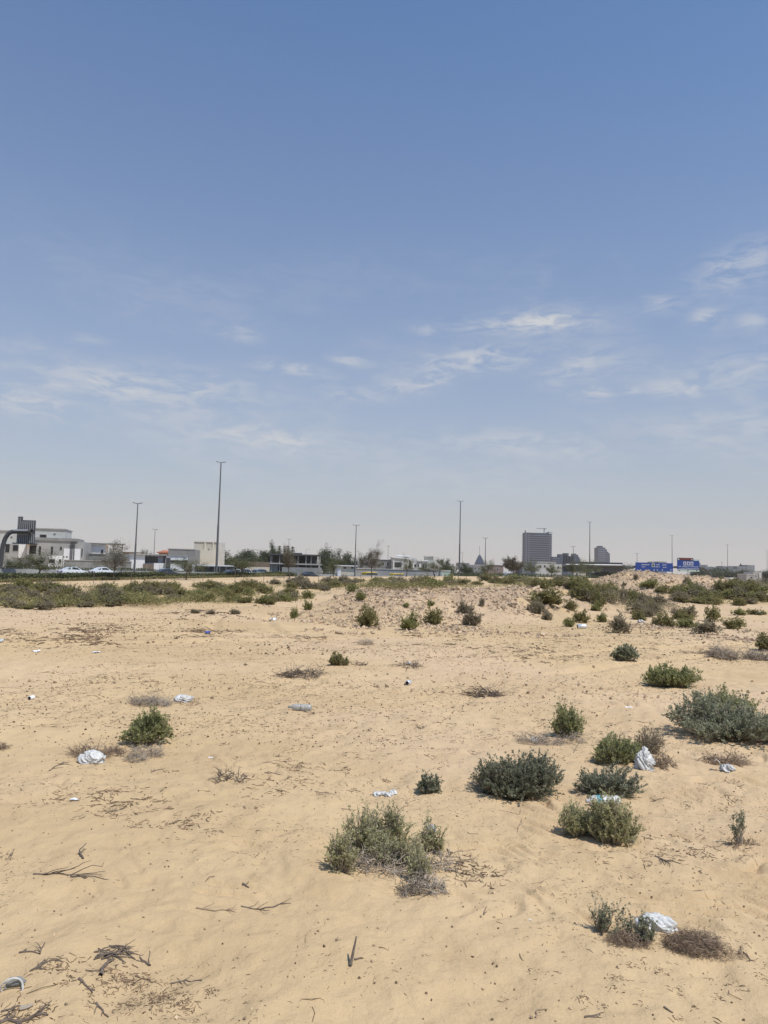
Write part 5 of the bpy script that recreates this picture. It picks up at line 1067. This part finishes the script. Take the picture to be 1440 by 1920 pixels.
    F.part(t, 'wall', 'cream', [(364.5, 1031, 408, 1064, 0, 10, 2)]); F.part(t, 'upper_block', 'beige', [(364, 1016, 408, 1031, 1, 10)]); F.part(t, 'side_wing', 'offwhite', [(408, 1017, 422, 1064, 2.5, 12, 2)])
    F.part(t, 'pilaster', 'cream', [(383, 1017, 386.5, 1031, .8, 1), (398.5, 1017, 401, 1031, .8, 1), (364.5, 1031, 368, 1064, -.2, 0)]); F.window(t, 390.5, 1029, 392.5, 1031, 0, 'dark', 'beige')
    F.part(t, 'parapet', 'cream', [(363.5, 1015.2, 408.5, 1016.3, .8, 10.2)])
    F, t = bld('carport', 'long low carport with a bright white roof edge', 'carport', 395, 150, 6)
    F.part(t, 'roof', 'white', [(367, 1058.5, 403, 1061.5, -1, 5), (406, 1059.5, 436, 1062, -.6, 5)]); F.part(t, 'back_wall', 'blockwork', [(367, 1061.5, 436, 1075, 3.5, 4, 1)])
    for x in (368, 373, 381, 390, 402, 412, 424): F.part(t, 'post', 'concrete', [(x, 1061.5, x + .9, 1075, -.6, -.4, 1)])
    F.part(t, 'gable_wall', 'white', [(361, 1058.5, 366.5, 1070, -1, 4, 1)])
    F, t = bld('compound_wall', 'brown compound wall with a cream strip left of the frame building', 'wall', 490, 180, 4)
    F.part(t, 'wall', 'brown', [(466, 1053.5, 508, 1066, 0, .3, 2)]); F.part(t, 'cream_base', 'cream', [(463, 1063, 506, 1071, -.6, -.3, 1)])
    # concrete frame building
    F, t = bld('frame_building', 'bare concrete frame of an unfinished house with open floors and columns', 'building', 555, 165, 10)
    for (x0, y0, x1, y1) in ((506, 1039, 602, 1041.6), (506, 1056.3, 603, 1058.8)): F.part(t, 'floor_slab', 'plaster' if y0 > 1050 else 'steel', [(x0, y0, x1, y1, -.6, 9)])
    for x in (507.5, 523.5, 540, 558, 573, 582.5, 599):
        F.part(t, 'column', 'plaster', [(x, 1041.6, x + 1.5, 1056.3, -.1, .2)]); F.part(t, 'column', 'plaster', [(x, 1058.8, x + 1.5, 1072, -.1, .2, 1)])
        F.part(t, 'rear_column', 'concrete', [(x + 4, 1041.6, x + 5.2, 1056.3, 4, 4.3)])
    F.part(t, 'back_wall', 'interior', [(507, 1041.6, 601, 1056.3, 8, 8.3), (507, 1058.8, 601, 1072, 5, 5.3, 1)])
    F.part(t, 'block_wall', 'concrete', [(507, 1059, 521, 1072, .3, .6, 1), (528, 1064, 602, 1072, -1.4, -1.2, 1)]); F.part(t, 'roof_parapet', 'steel', [(553, 1036.5, 567, 1039, 1, 6)])
    # telecom mast
    p = at(611, 1050, 420); zt = at(611, 1017, 420)[2]; t = thing('telecom_mast', 'thin grey lattice telecom mast with antennas on top, left of centre', 'mast', (p[0], p[1], -1))
    m = MB(); H = zt + 1
    for a, b in ((-.8, -.8), (.8, -.8), (.8, .8), (-.8, .8)): m.add(*tubes(np.array([[(a, b, 0), (a * .6, b * .6, H * .8), (a * .4, b * .4, H)]]), .08, 4))
    for k in range(14):
        z = H * k / 14; m.add(*tubes(np.array([[(-.8 + .02 * k, -.8, z), (.75, -.75, z + H / 14)], [(.8, .8, z), (-.75, .75, z + H / 14)]]), .05, 3))
    add_part(t, m, 'lattice', 'steel_lt')
    for z in (.97, .88, .8, .72):
        for a in range(3): m = MB(); m.box(.9 * math.cos(a * 2.1) - .25, .9 * math.sin(a * 2.1) - .25, H * z - 1, .9 * math.cos(a * 2.1) + .25, .9 * math.sin(a * 2.1) + .25, H * z); add_part(t, m, 'antenna', 'offwhite')
    F, t = bld('low_house', 'low cream house with a flat white roof left of the slim lamp', 'house', 650, 190, 4)
    F.part(t, 'wall', 'cream', [(628, 1061.5, 668, 1075, 0, 6, 2)]); F.part(t, 'roof', 'white', [(626, 1059.8, 670, 1061.6, -.5, 6.4)])
    for x in (644, 658): F.window(t, x, 1063.5, x + 5, 1066, 0, 'dark', 'offwhite')
    F, t = bld('white_kiosk', 'small white kiosk box right of the frame building', 'kiosk', 637, 165, 4); F.part(t, 'wall', 'white', [(632, 1065, 639, 1076, 0, 2, 1)]); F.part(t, 'roof', 'offwhite', [(631.5, 1064, 639.5, 1065, -.2, 2.2)])
    # grey villa left part and gabled villa
    F, t = bld('villa', 'dull grey villa hidden behind the brownish tree', 'house', 700, 230, 2)
    F.part(t, 'wall', 'blockwork', [(680, 1048.5, 735, 1072, 0, 9, 2), (670, 1053, 682, 1072, 1, 8, 2)]); F.part(t, 'roof_block', 'concrete', [(680, 1045, 694, 1048.5, 1, 6)]); F.part(t, 'parapet', 'white', [(712, 1048, 735, 1049.4, -.2, 9)])
    for x in (686, 716, 725): F.window(t, x, 1054, x + 4, 1060, 0, 'glass', 'offwhite')
    F, t = bld('villa', 'pale villa with a sloping white gable, arched windows and a square roof tower', 'house', 775, 225, 2)
    m = MB(); F.box(m, 735, 1052, 765, 1072, -.5, 9, 2); F.box(m, 771, 1052.5, 803, 1072, .4, 9, 2); F.box(m, 803, 1050, 815, 1072, .8, 9, 2)
    u0, z0 = F.pt(735, 1052); u1, _ = F.pt(765, 1052); za = F.pt(740, 1045.2)[1]; zb = F.pt(760, 1049.2)[1]
    m.hexa([F.w(u0, -.5, z0), F.w(u1, -.5, z0), F.w(u1, 9, z0), F.w(u0, 9, z0), F.w(u0, -.5, za), F.w(u1, -.5, zb), F.w(u1, 9, zb), F.w(u0, 9, za)]); m.build('wall', MT['plaster2'], t)
    m = MB(); m.hexa([F.w(u0 - .3, -.8, za), F.w(u1 + .8, -.8, zb), F.w(u1 + .8, 9.2, zb), F.w(u0 - .3, 9.2, za), F.w(u0 - .3, -.8, za + .35), F.w(u1 + .8, -.8, zb + .35), F.w(u1 + .8, 9.2, zb + .35), F.w(u0 - .3, 9.2, za + .35)]); m.build('gable_roof', MT['white'], t)
    F.part(t, 'roof_box', 'offwhite', [(747, 1042.8, 769, 1049, 3, 8), (770, 1046, 782, 1052.5, 2, 7)]); F.part(t, 'roof_slab', 'white', [(746, 1041, 770, 1043, 2.6, 8.4), (783, 1050, 803, 1052.5, 0, 9)]); F.part(t, 'tower', 'beige', [(799, 1043.5, 814, 1050, 2, 7)]); F.part(t, 'tower_cap', 'offwhite', [(798, 1042.3, 815.5, 1043.8, 1.6, 7.4)])
    F.part(t, 'pilaster', 'white', [(737, 1050, 738.6, 1068, -.8, -.5), (753.5, 1052, 755.5, 1068, -.8, -.5), (774, 1056, 776, 1070, 0, .4), (786, 1057, 790, 1064, .2, .4)])
    for r in ((739.5, 1054, 752, 1064), (777, 1058, 781.5, 1063.5), (782.5, 1058, 786, 1063.5), (792, 1058, 796, 1063.5), (797, 1058, 801, 1063.5)): F.window(t, *r, .4 if r[0] > 770 else -.5, 'glass', 'white')
    F, t = bld('compound_wall', 'long pale compound wall with a white coping before the gabled villa', 'wall', 750, 200, 2)
    F.part(t, 'wall', 'plaster', [(664, 1068, 822, 1080, 0, .3, 1)]); F.part(t, 'wall_coping', 'offwhite', [(664, 1067, 822, 1068.2, -.15, .45)])
    F, t = bld('site_container', 'pale green site container with a white roof rim right of centre', 'container', 835, 180, 2)
    F.part(t, 'wall', 'green_paint', [(826, 1071, 844.5, 1081, 0, 2.6, .5)]); F.part(t, 'roof', 'white', [(825.5, 1069.4, 845, 1071, -.1, 2.7)]); F.part(t, 'door', 'offwhite', [(828, 1073, 832, 1080, -.06, 0)])
    # row right of centre
    for (name, label, px, Y, mt, rects, win) in (
        ('small_house', 'small white house with a dark arched doorway right of centre', 850, 300, 'white', [(846, 1058, 852, 1072, 0, 6, 2), (842, 1062, 848, 1072, .5, 6, 2)], [(848, 1060, 850.5, 1063)]),
        ('small_house', 'second small white house just left of the middle tall lamp', 858, 290, 'white', [(853.5, 1062.5, 862, 1076, 0, 6, 2)], [(855, 1066, 857, 1069)]),
        ('low_house', 'grey low houses behind the slim lamp right of centre', 872, 330, 'far_bldg', [(860, 1056, 880, 1074, 0, 8, 2), (878, 1059, 890, 1074, 1, 8, 2)], [(864, 1060, 866, 1063), (870, 1060, 872, 1063), (881.5, 1063, 883.5, 1067)]),
        ('plinth_building', 'wide pale base building under the tiered pagoda roof', 900, 420, 'far_bldg', [(884, 1060, 912, 1078, 0, 12, 2)], [(890, 1064, 893, 1067), (897, 1064, 900, 1067), (904, 1064, 907, 1067)]),
        ('brick_house', 'unfinished pink blockwork house right of the small round tree', 934, 240, 'pink', [(924, 1060, 944, 1076, 0, 8, 2), (912, 1068, 926, 1078, -.5, 6, 2)], [(931, 1066, 934.5, 1068.5)]),
        ('brick_house', 'pink half-built house right of the white site hoarding', 972, 240, 'pink', [(964, 1061, 984, 1076, 0, 8, 2)], [(968, 1066, 971, 1070)]),
        ('low_house', 'grey flat-roofed house in front of the tower under construction', 990, 235, 'concrete', [(979, 1060, 1004, 1078, 0, 8, 2)], [(984, 1065, 987, 1069)]),
        ('low_house', 'pale low house with a white parapet right of the tower base', 1028, 225, 'offwhite', [(1004, 1054.5, 1042, 1076, 0, 8, 2), (1040, 1058, 1054, 1078, .4, 7, 2)], [(1012, 1060, 1015, 1064), (1020, 1060, 1023, 1064), (1031, 1060, 1034, 1064), (1045, 1062, 1048, 1066)]),
        ('low_house', 'small cream house visible under the dark gantry sign', 1088, 240, 'cream', [(1076, 1072.5, 1099, 1081, 0, 6, 1)], [(1080, 1075, 1083, 1078)])):
        F, t = bld(name, label, 'house', px, Y, 3); F.part(t, 'wall', mt, rects)
        x0, y0, x1 = rects[0][0], rects[0][1], rects[0][2]; F.part(t, 'parapet', 'offwhite' if mt != 'white' else 'plaster', [(x0 - .4, y0 - .9, x1 + .4, y0, -.15, rects[0][5] + .15)])
        for r in win: F.window(t, *r, 0, 'dark', 'offwhite')
    F, t = bld('site_hoarding', 'white site hoarding left of the pink half-built house', 'fence', 952, 225, 3); F.part(t, 'panel', 'white', [(943.5, 1071, 952, 1080, 0, .1, .5), (952.4, 1071.2, 961, 1080, 0, .1, .5)]); F.part(t, 'post', 'steel_lt', [(943, 1070.6, 943.5, 1080, -.1, .1, .5), (961, 1070.6, 961.5, 1080, -.1, .1, .5)])
    # tiered pagoda
    F, t = bld('pagoda_building', 'tiered bluish tower with a thin spire, like a stack of roofs', 'tower', 899, 900, 0)
    tiers = [(889, 1056, 909, 1061), (891, 1052.5, 907.5, 1056), (892.5, 1049, 906, 1052.5), (894, 1045.8, 904.5, 1049), (895.5, 1042.8, 903, 1045.8), (897.4, 1040, 901, 1042.8)]
    for i, (a, b, c, d) in enumerate(tiers):
        u0, u1 = F.pt(a, b)[0], F.pt(c, b)[0]; w = (u1 - u0) / 2; uc = (u0 + u1) / 2; zt, zb = F.pt(899, b)[1], F.pt(899, d)[1]; m = MB()
        m.hexa([F.w(uc - w * 1.08, -w, zb), F.w(uc + w * 1.08, -w, zb), F.w(uc + w * 1.08, w, zb), F.w(uc - w * 1.08, w, zb), F.w(uc - w * .72, -w * .7, zt), F.w(uc + w * .72, -w * .7, zt), F.w(uc + w * .72, w * .7, zt), F.w(uc - w * .72, w * .7, zt)])
        m.build('tier', MT['tower'], t)
    F.part(t, 'base', 'tower', [(887, 1061, 911, 1068, -6, 8, 8)]); F.part(t, 'spire', 'tower_lt', [(898.8, 1024, 899.4, 1040, 0, .5)])
    F, t = bld('minaret', 'distant pointed minaret left of the middle tall lamp', 'minaret', 840.5, 800, 0); F.part(t, 'shaft', 'tower', [(839.8, 1053, 841.2, 1070, 0, 1, 6)]); F.part(t, 'spire', 'tower', [(840.2, 1050.5, 840.8, 1053, .2, .8)])
    # tower under construction
    F, t = bld('construction_tower', 'dark slab tower under construction with cranes on its roof', 'tower', 1010, 1000, 4)
    F.part(t, 'core', 'tower', [(987.5, 1004, 1034, 1060, 2, 22, 6), (987.5, 999.5, 990.5, 1004, 2, 22), (1031, 1000.5, 1034, 1004, 2, 20)])
    for i in range(13):
        y = 1003.2 + i * 4.1
        F.part(t, 'floor_slab', 'tower_lt', [(986.8, y, 1034.8, y + 1.1, .5, 23)])
    for x in (986.6, 991.5, 1031, 1034): F.part(t, 'corner_column', 'tower_lt', [(x, 1000, x + .8, 1060, .2, 2, 6)])
    F.part(t, 'top_frame', 'tower', [(987, 998.8, 1022, 1000.6, 2, 20), (1019, 1001.2, 1035, 1003, 2, 20), (992, 999, 996, 1004, 2, 20), (998.3, 999, 1000, 1004, 2, 20), (1004, 1000, 1032, 1004.5, 2, 20), (1027, 998, 1030, 1001, 6, 12)])
    def crane(label, xm, ytop, ybot, jib0, jib1, yj, Y, tower=True):
        G, q = bld('tower_crane', label, 'crane', xm, Y, 4); mm = MB(); G.box(mm, xm - .6, ytop, xm + .6, ybot, 0, 1.2, 8 if ybot > 1040 else 0); mm.build('mast', MT['tower_lt'], q)
        G.part(q, 'jib', 'tower_lt', [(jib0, yj - .5, jib1, yj + .5, .2, 1.0)]); G.part(q, 'cab', 'tower', [(xm - .9, yj + .3, xm + .9, yj + 1.9, -.3, 1.4)]); return G, q
    G, q = crane('tower crane standing on the roof of the slab tower', 1020.5, 990.5, 1002, 1006, 1025, 991, 1004)
    crane('small roof crane at the right corner of the slab tower', 1028.5, 996.8, 1003, 1027, 1036.5, 998, 1004)
    crane('slim hoist mast standing left of the slab tower', 985, 993.5, 1058, 983.6, 986.2, 996.5, 1002)
    # far buildings
    for (name, label, px, Y, rects, win) in (
        ('curved_tower', 'slim far tower with a curved sloping top right of the tall lamp', 1132, 1300, [(1121, 1026.5, 1135, 1070, 0, 20, 9), (1124, 1023.4, 1131, 1026.5, 2, 16), (1135, 1030, 1138, 1070, 0, 20, 9), (1138, 1034.5, 1141, 1070, 0, 20, 9), (1141, 1037.5, 1143.6, 1070, 0, 20, 9)], []),
        ('far_block', 'low faint block right of the slab tower', 1043, 900, [(1036, 1044, 1050, 1066, 0, 12, 9), (1050, 1039, 1060, 1066, 2, 14, 9), (1060, 1037, 1068, 1066, 4, 14, 9)], []),
        ('domed_building', 'faint building with a rounded shoulder behind the dark gantry sign', 1084, 850, [(1076, 1038, 1080.5, 1066, 0, 12, 9), (1080.5, 1040, 1084, 1066, 0, 12, 9), (1084, 1044, 1086.5, 1066, 0, 12, 9), (1086.5, 1048, 1088, 1066, 0, 12, 9)], []),
        ('far_block', 'stepped grey building beside the second blue sign', 1318, 480, [(1309, 1059, 1327, 1086, 0, 10, 6), (1312.5, 1055, 1316, 1059, 2, 8), (1327, 1062.5, 1339, 1086, 1, 10, 6)], []),
        ('far_block', 'grey villas with a pale centre right of the curved gantry end', 1348, 500, [(1338, 1063.5, 1357, 1086, 0, 10, 6), (1356, 1061.5, 1364, 1086, .8, 10, 6), (1366, 1062.5, 1376, 1086, 1, 10, 6), (1374, 1067, 1381, 1086, .5, 8, 6)], [(1342, 1067, 1345, 1071)]),
        ('far_block', 'wide grey block with a small sail-shaped roof fin near the right edge', 1398, 520, [(1382, 1061.8, 1407, 1086, 0, 12, 6), (1402, 1059.5, 1416, 1086, .6, 12, 6)], []),
        ('far_block', 'faint roofs above the first blue sign', 1232, 600, [(1221, 1053, 1228, 1076, 0, 8, 6), (1234, 1053, 1250, 1076, 0, 8, 6)], [])):
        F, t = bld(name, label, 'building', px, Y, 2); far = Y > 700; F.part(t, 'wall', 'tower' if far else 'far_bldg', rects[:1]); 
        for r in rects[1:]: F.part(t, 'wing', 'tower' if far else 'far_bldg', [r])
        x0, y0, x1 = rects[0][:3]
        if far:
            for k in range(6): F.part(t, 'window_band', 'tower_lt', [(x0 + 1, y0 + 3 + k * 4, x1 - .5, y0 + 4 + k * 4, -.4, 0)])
        else:
            for k in range(2):
                for j in range(3): F.window(t, x0 + 2 + j * (x1 - x0 - 4) / 3, y0 + 3 + k * 5, x0 + 3.6 + j * (x1 - x0 - 4) / 3, y0 + 5 + k * 5, 0, 'dark', 'plaster')
        if 'sail' in label:
            m = MB(); u0, z0 = F.pt(1390, 1061.8); u1, _ = F.pt(1394.5, 1061.8); zt = F.pt(1390, 1056)[1]; m.add([F.w(u0, 1, z0), F.w(u1, 1, z0), F.w(u0, 1, zt), F.w(u0, 1.6, z0), F.w(u1, 1.6, z0), F.w(u0, 1.6, zt)], [(0, 1, 4, 3), (0, 3, 5, 2), (1, 2, 5, 4)], [(0, 2, 1), (3, 4, 5)]); m.build('roof_fin', MT['tower'], t)
    F, t = bld('two_storey_house', 'pale two-storey house with a round window in front of the far trees', 'house', 1412, 300, 3)
    F.part(t, 'wall', 'plaster', [(1400, 1077, 1414, 1096, 0, 7, 1), (1414, 1072.5, 1430.5, 1096, .6, 8, 1)]); F.part(t, 'parapet', 'offwhite', [(1399.5, 1076, 1414.5, 1077.2, -.15, 7.1), (1424.5, 1074, 1427, 1092, .3, .6)])
    for r in ((1407, 1081.5, 1411, 1084), (1401, 1087.5, 1403, 1089.5), (1418, 1079, 1420, 1082)): F.window(t, *r, .6 if r[0] > 1414 else 0, 'dark', 'offwhite')
    F, t = bld('site_cabin', 'low white cabin roof among the far greenery right of the mound', 'cabin', 1374, 260, 3); F.part(t, 'roof', 'white', [(1368, 1083, 1379, 1085, -.3, 4)]); F.part(t, 'wall', 'offwhite', [(1369, 1085, 1378, 1090, 0, 3.6)])
    F, t = bld('long_shed', 'long thin white roof right of the site cabin', 'shed', 1385, 260, 3); F.part(t, 'roof', 'white', [(1378, 1088.3, 1394, 1089.5, -.3, 4)]); F.part(t, 'wall', 'offwhite', [(1379, 1089.5, 1393, 1093, 0, 3.6)])
buildings()
# ------------------------------------------------------------------ sign gantries
def gantries():
    def arc(F, pts, r, m, k=0.0):
        P = []
        for (x, y) in pts: u, z = F.pt(x, y); P.append(F.w(u, k, z))
        P = np.array(P); n = 28; tt = np.linspace(0, len(P) - 1, n); i = np.minimum(tt.astype(int), len(P) - 2); f = (tt - i)[:, None]
        Q = P[i] * (1 - f) + P[i + 1] * f
        for _ in range(2): Q[1:-1] = (Q[:-2] + Q[1:-1] * 2 + Q[2:]) / 4
        m.add(*tubes(Q[None], r, 12))
    # left cantilever gantry, seen from behind
    F, t = bld('sign_gantry', 'huge curved steel gantry arm at the left edge holding the ribbed back of a sign', 'sign gantry', 10, 104, 4)
    m = MB(); arc(F, [(0, 1066), (2, 1050), (4, 1030), (9, 1010), (17, 999), (26, 996), (57, 996.5)], .30, m); m.build('gantry_arm', MT['steel'], t, smooth=True)
    m = MB(); arc(F, [(26, 994.6), (54, 995)], .14, m, -.25); m.build('top_pipe', MT['steel_lt'], t, smooth=True)
    m = MB(); arc(F, [(55, 997), (59, 997)], .40, m); m.build('end_flange', MT['steel'], t)
    F.part(t, 'sign_panel', 'sign_back', [(29.5, 968, 38.5, 1018.5, .5, .62), (38.5, 975, 63, 1018.8, .5, .62)])
    for i in range(9):
        x = 31 + i * 3.6; F.part(t, 'sign_rib', 'sign_rib', [(x, 970 if x < 38 else 977, x + 1.3, 993, .35, .5), (x, 1001, x + 1.3, 1018, .35, .5)])
    F.part(t, 'walkway', 'steel', [(26, 1018.8, 64, 1020, -.6, .7)])
    # second, over the road right of the tower, seen from behind
    F, t = bld('sign_gantry', 'dark wide gantry seen from behind with arched ends, right of the tower under construction', 'sign gantry', 1110, 250, 3)
    m = MB(); arc(F, [(1047, 1086), (1048, 1074), (1051, 1066), (1056, 1060.5), (1062, 1059.3), (1110, 1059.8), (1166, 1060.6), (1171, 1062), (1176, 1066), (1180, 1074), (1181, 1086)], .55, m); m.build('gantry_arch', MT['steel'], t, smooth=True)
    m = MB(); arc(F, [(1060, 1058.6), (1166, 1059.8)], .2, m, -.45); m.build('top_pipe', MT['steel_lt'], t, smooth=True)
    F.part(t, 'sign_panel', 'sign_back', [(1057.3, 1039.3, 1064.5, 1072, .6, .8), (1064.5, 1042.5, 1077.8, 1072, .6, .8), (1078, 1054, 1169, 1071.5, .6, .8)])
    for i in range(22):
        x = 1058.5 + i * 5.1; F.part(t, 'sign_rib', 'steel', [(x, (1040.5 if x < 1064 else 1043.5) if x < 1077 else 1054.6, x + .7, 1071.3, .4, .6)])
    # third: two blue signs facing the camera
    F, t = bld('sign_gantry', 'gantry carrying two blue direction signs beyond the rubble mound', 'sign gantry', 1260, 265, 2)
    m = MB(); arc(F, [(1174, 1086), (1176, 1075), (1180, 1067), (1186, 1063), (1192, 1062), (1260, 1063.5), (1309, 1064), (1318, 1064.6), (1326, 1069), (1332, 1077), (1335, 1086), (1335, 1094)], .40, m); m.build('gantry_arch', MT['steel'], t, smooth=True)
    s1 = F.part(t, 'sign_board', 'sign_blue', [(1190, 1055.3, 1260, 1071.2, -.8, -.65)], label='long blue sign board with two rows of white writing')
    s2 = F.part(t, 'sign_board', 'sign_blue', [(1268, 1048.8, 1309.3, 1067.8, -.8, -.65)], label='square blue sign board with three white symbols')
    F.part(s2, 'red_plate', 'sign_dark', [(1268.2, 1046, 1298, 1050.8, -.84, -.8)]); F.part(s2, 'header', 'sign_red', [(1272, 1047, 1295, 1049.8, -.88, -.84)]); F.part(s2, 'header_mark', 'sign_white', [(1269.3, 1047.2, 1271.5, 1050, -.88, -.84), (1294.6, 1048, 1296.2, 1050.4, -.9, -.88)])
    F.part(s2, 'upper_strip', 'sign_pale', [(1298.4, 1049.3, 1309, 1051.6, -.84, -.8)]); F.part(s2, 'lower_strip', 'sign_pale', [(1268.4, 1067.8, 1309.2, 1071.6, -.84, -.65)])
    # the three square symbols
    for x in (1279.5, 1286.2, 1292.7):
        F.part(s2, 'symbol_plate', 'sign_white', [(x, 1053.2, x + 5.2, 1060.2, -.84, -.8)]); F.part(s2, 'symbol', 'sign_blue', [(x + 1.9, 1054.2, x + 3.3, 1059.2, -.88, -.84), (x + 1.0, 1056.4, x + 4.2, 1057.4, -.9, -.88)])
    rs = np.random.RandomState(4)
    def writing(board, x0, x1, y, h, word=3.2, k=-.84, name='lettering', mt='sign_white'):
        rr = []; x = x0
        while x < x1:
            w = .35 + .35 * rs.rand(); hh = h * (.6 + .4 * rs.rand()); rr.append((x, y - hh, x + w, y, k, k + .04)); x += w + .22
            if rs.rand() < .12: x += .7
        F.part(board, name, mt, rr)
    writing(s1, 1201, 1216, 1059.6, 1.9); writing(s1, 1201.5, 1208.5, 1063.6, 1.7); writing(s1, 1228, 1234.5, 1059.8, 1.7); writing(s1, 1227.5, 1235, 1063.6, 1.7); writing(s1, 1240, 1247.5, 1060, 1.8); writing(s1, 1241, 1247, 1064.6, 1.8)
    F.part(s1, 'emblem_plate', 'sign_pale', [(1220.3, 1056.7, 1225.9, 1063.3, -.84, -.8)]); F.part(s1, 'emblem', 'sign_dark', [(1221.6, 1058, 1224.6, 1062, -.88, -.84)])
    for x in (1193.5, 1199.5, 1209, 1215, 1224.5, 1230.5, 1240, 1256): F.part(s1, 'arrow', 'sign_white', [(x - 1.4, 1068.3, x + 1.4, 1069.1, -.84, -.8), (x - .4, 1067.4, x + .4, 1070.2, -.88, -.84)])
    writing(s2, 1270.5, 1274.5, 1062.8, 1.6); writing(s2, 1277, 1300, 1063.2, 1.5); writing(s2, 1301, 1308, 1063.6, 1.6); writing(s2, 1271, 1308, 1066.4, 1.3)
    for x in (1272, 1288, 1304.5): F.part(s2, 'arrow', 'sign_dark', [(x - 1.3, 1069, x + 1.3, 1070, -.88, -.84), (x - .4, 1069.2, x + .4, 1071.2, -.9, -.88)])
gantries()
# ------------------------------------------------------------------ air
hb = MB(); hb.box(-2000, -45, -3.2, 2000, 2620, 110)
hm = bpy.data.materials.new('haze'); hm.use_nodes = True; ht = hm.node_tree; ht.nodes.clear()
pv = nd(ht, 'ShaderNodeVolumePrincipled', ins={'Density': .00016, 'Anisotropy': .0}); pv.inputs['Color'].default_value = (.84, .83, .82, 1)
ho = nd(ht, 'ShaderNodeOutputMaterial'); ht.links.new(pv.outputs[0], ho.inputs['Volume'])
tag(hb.build('haze', hm), kind='stuff')
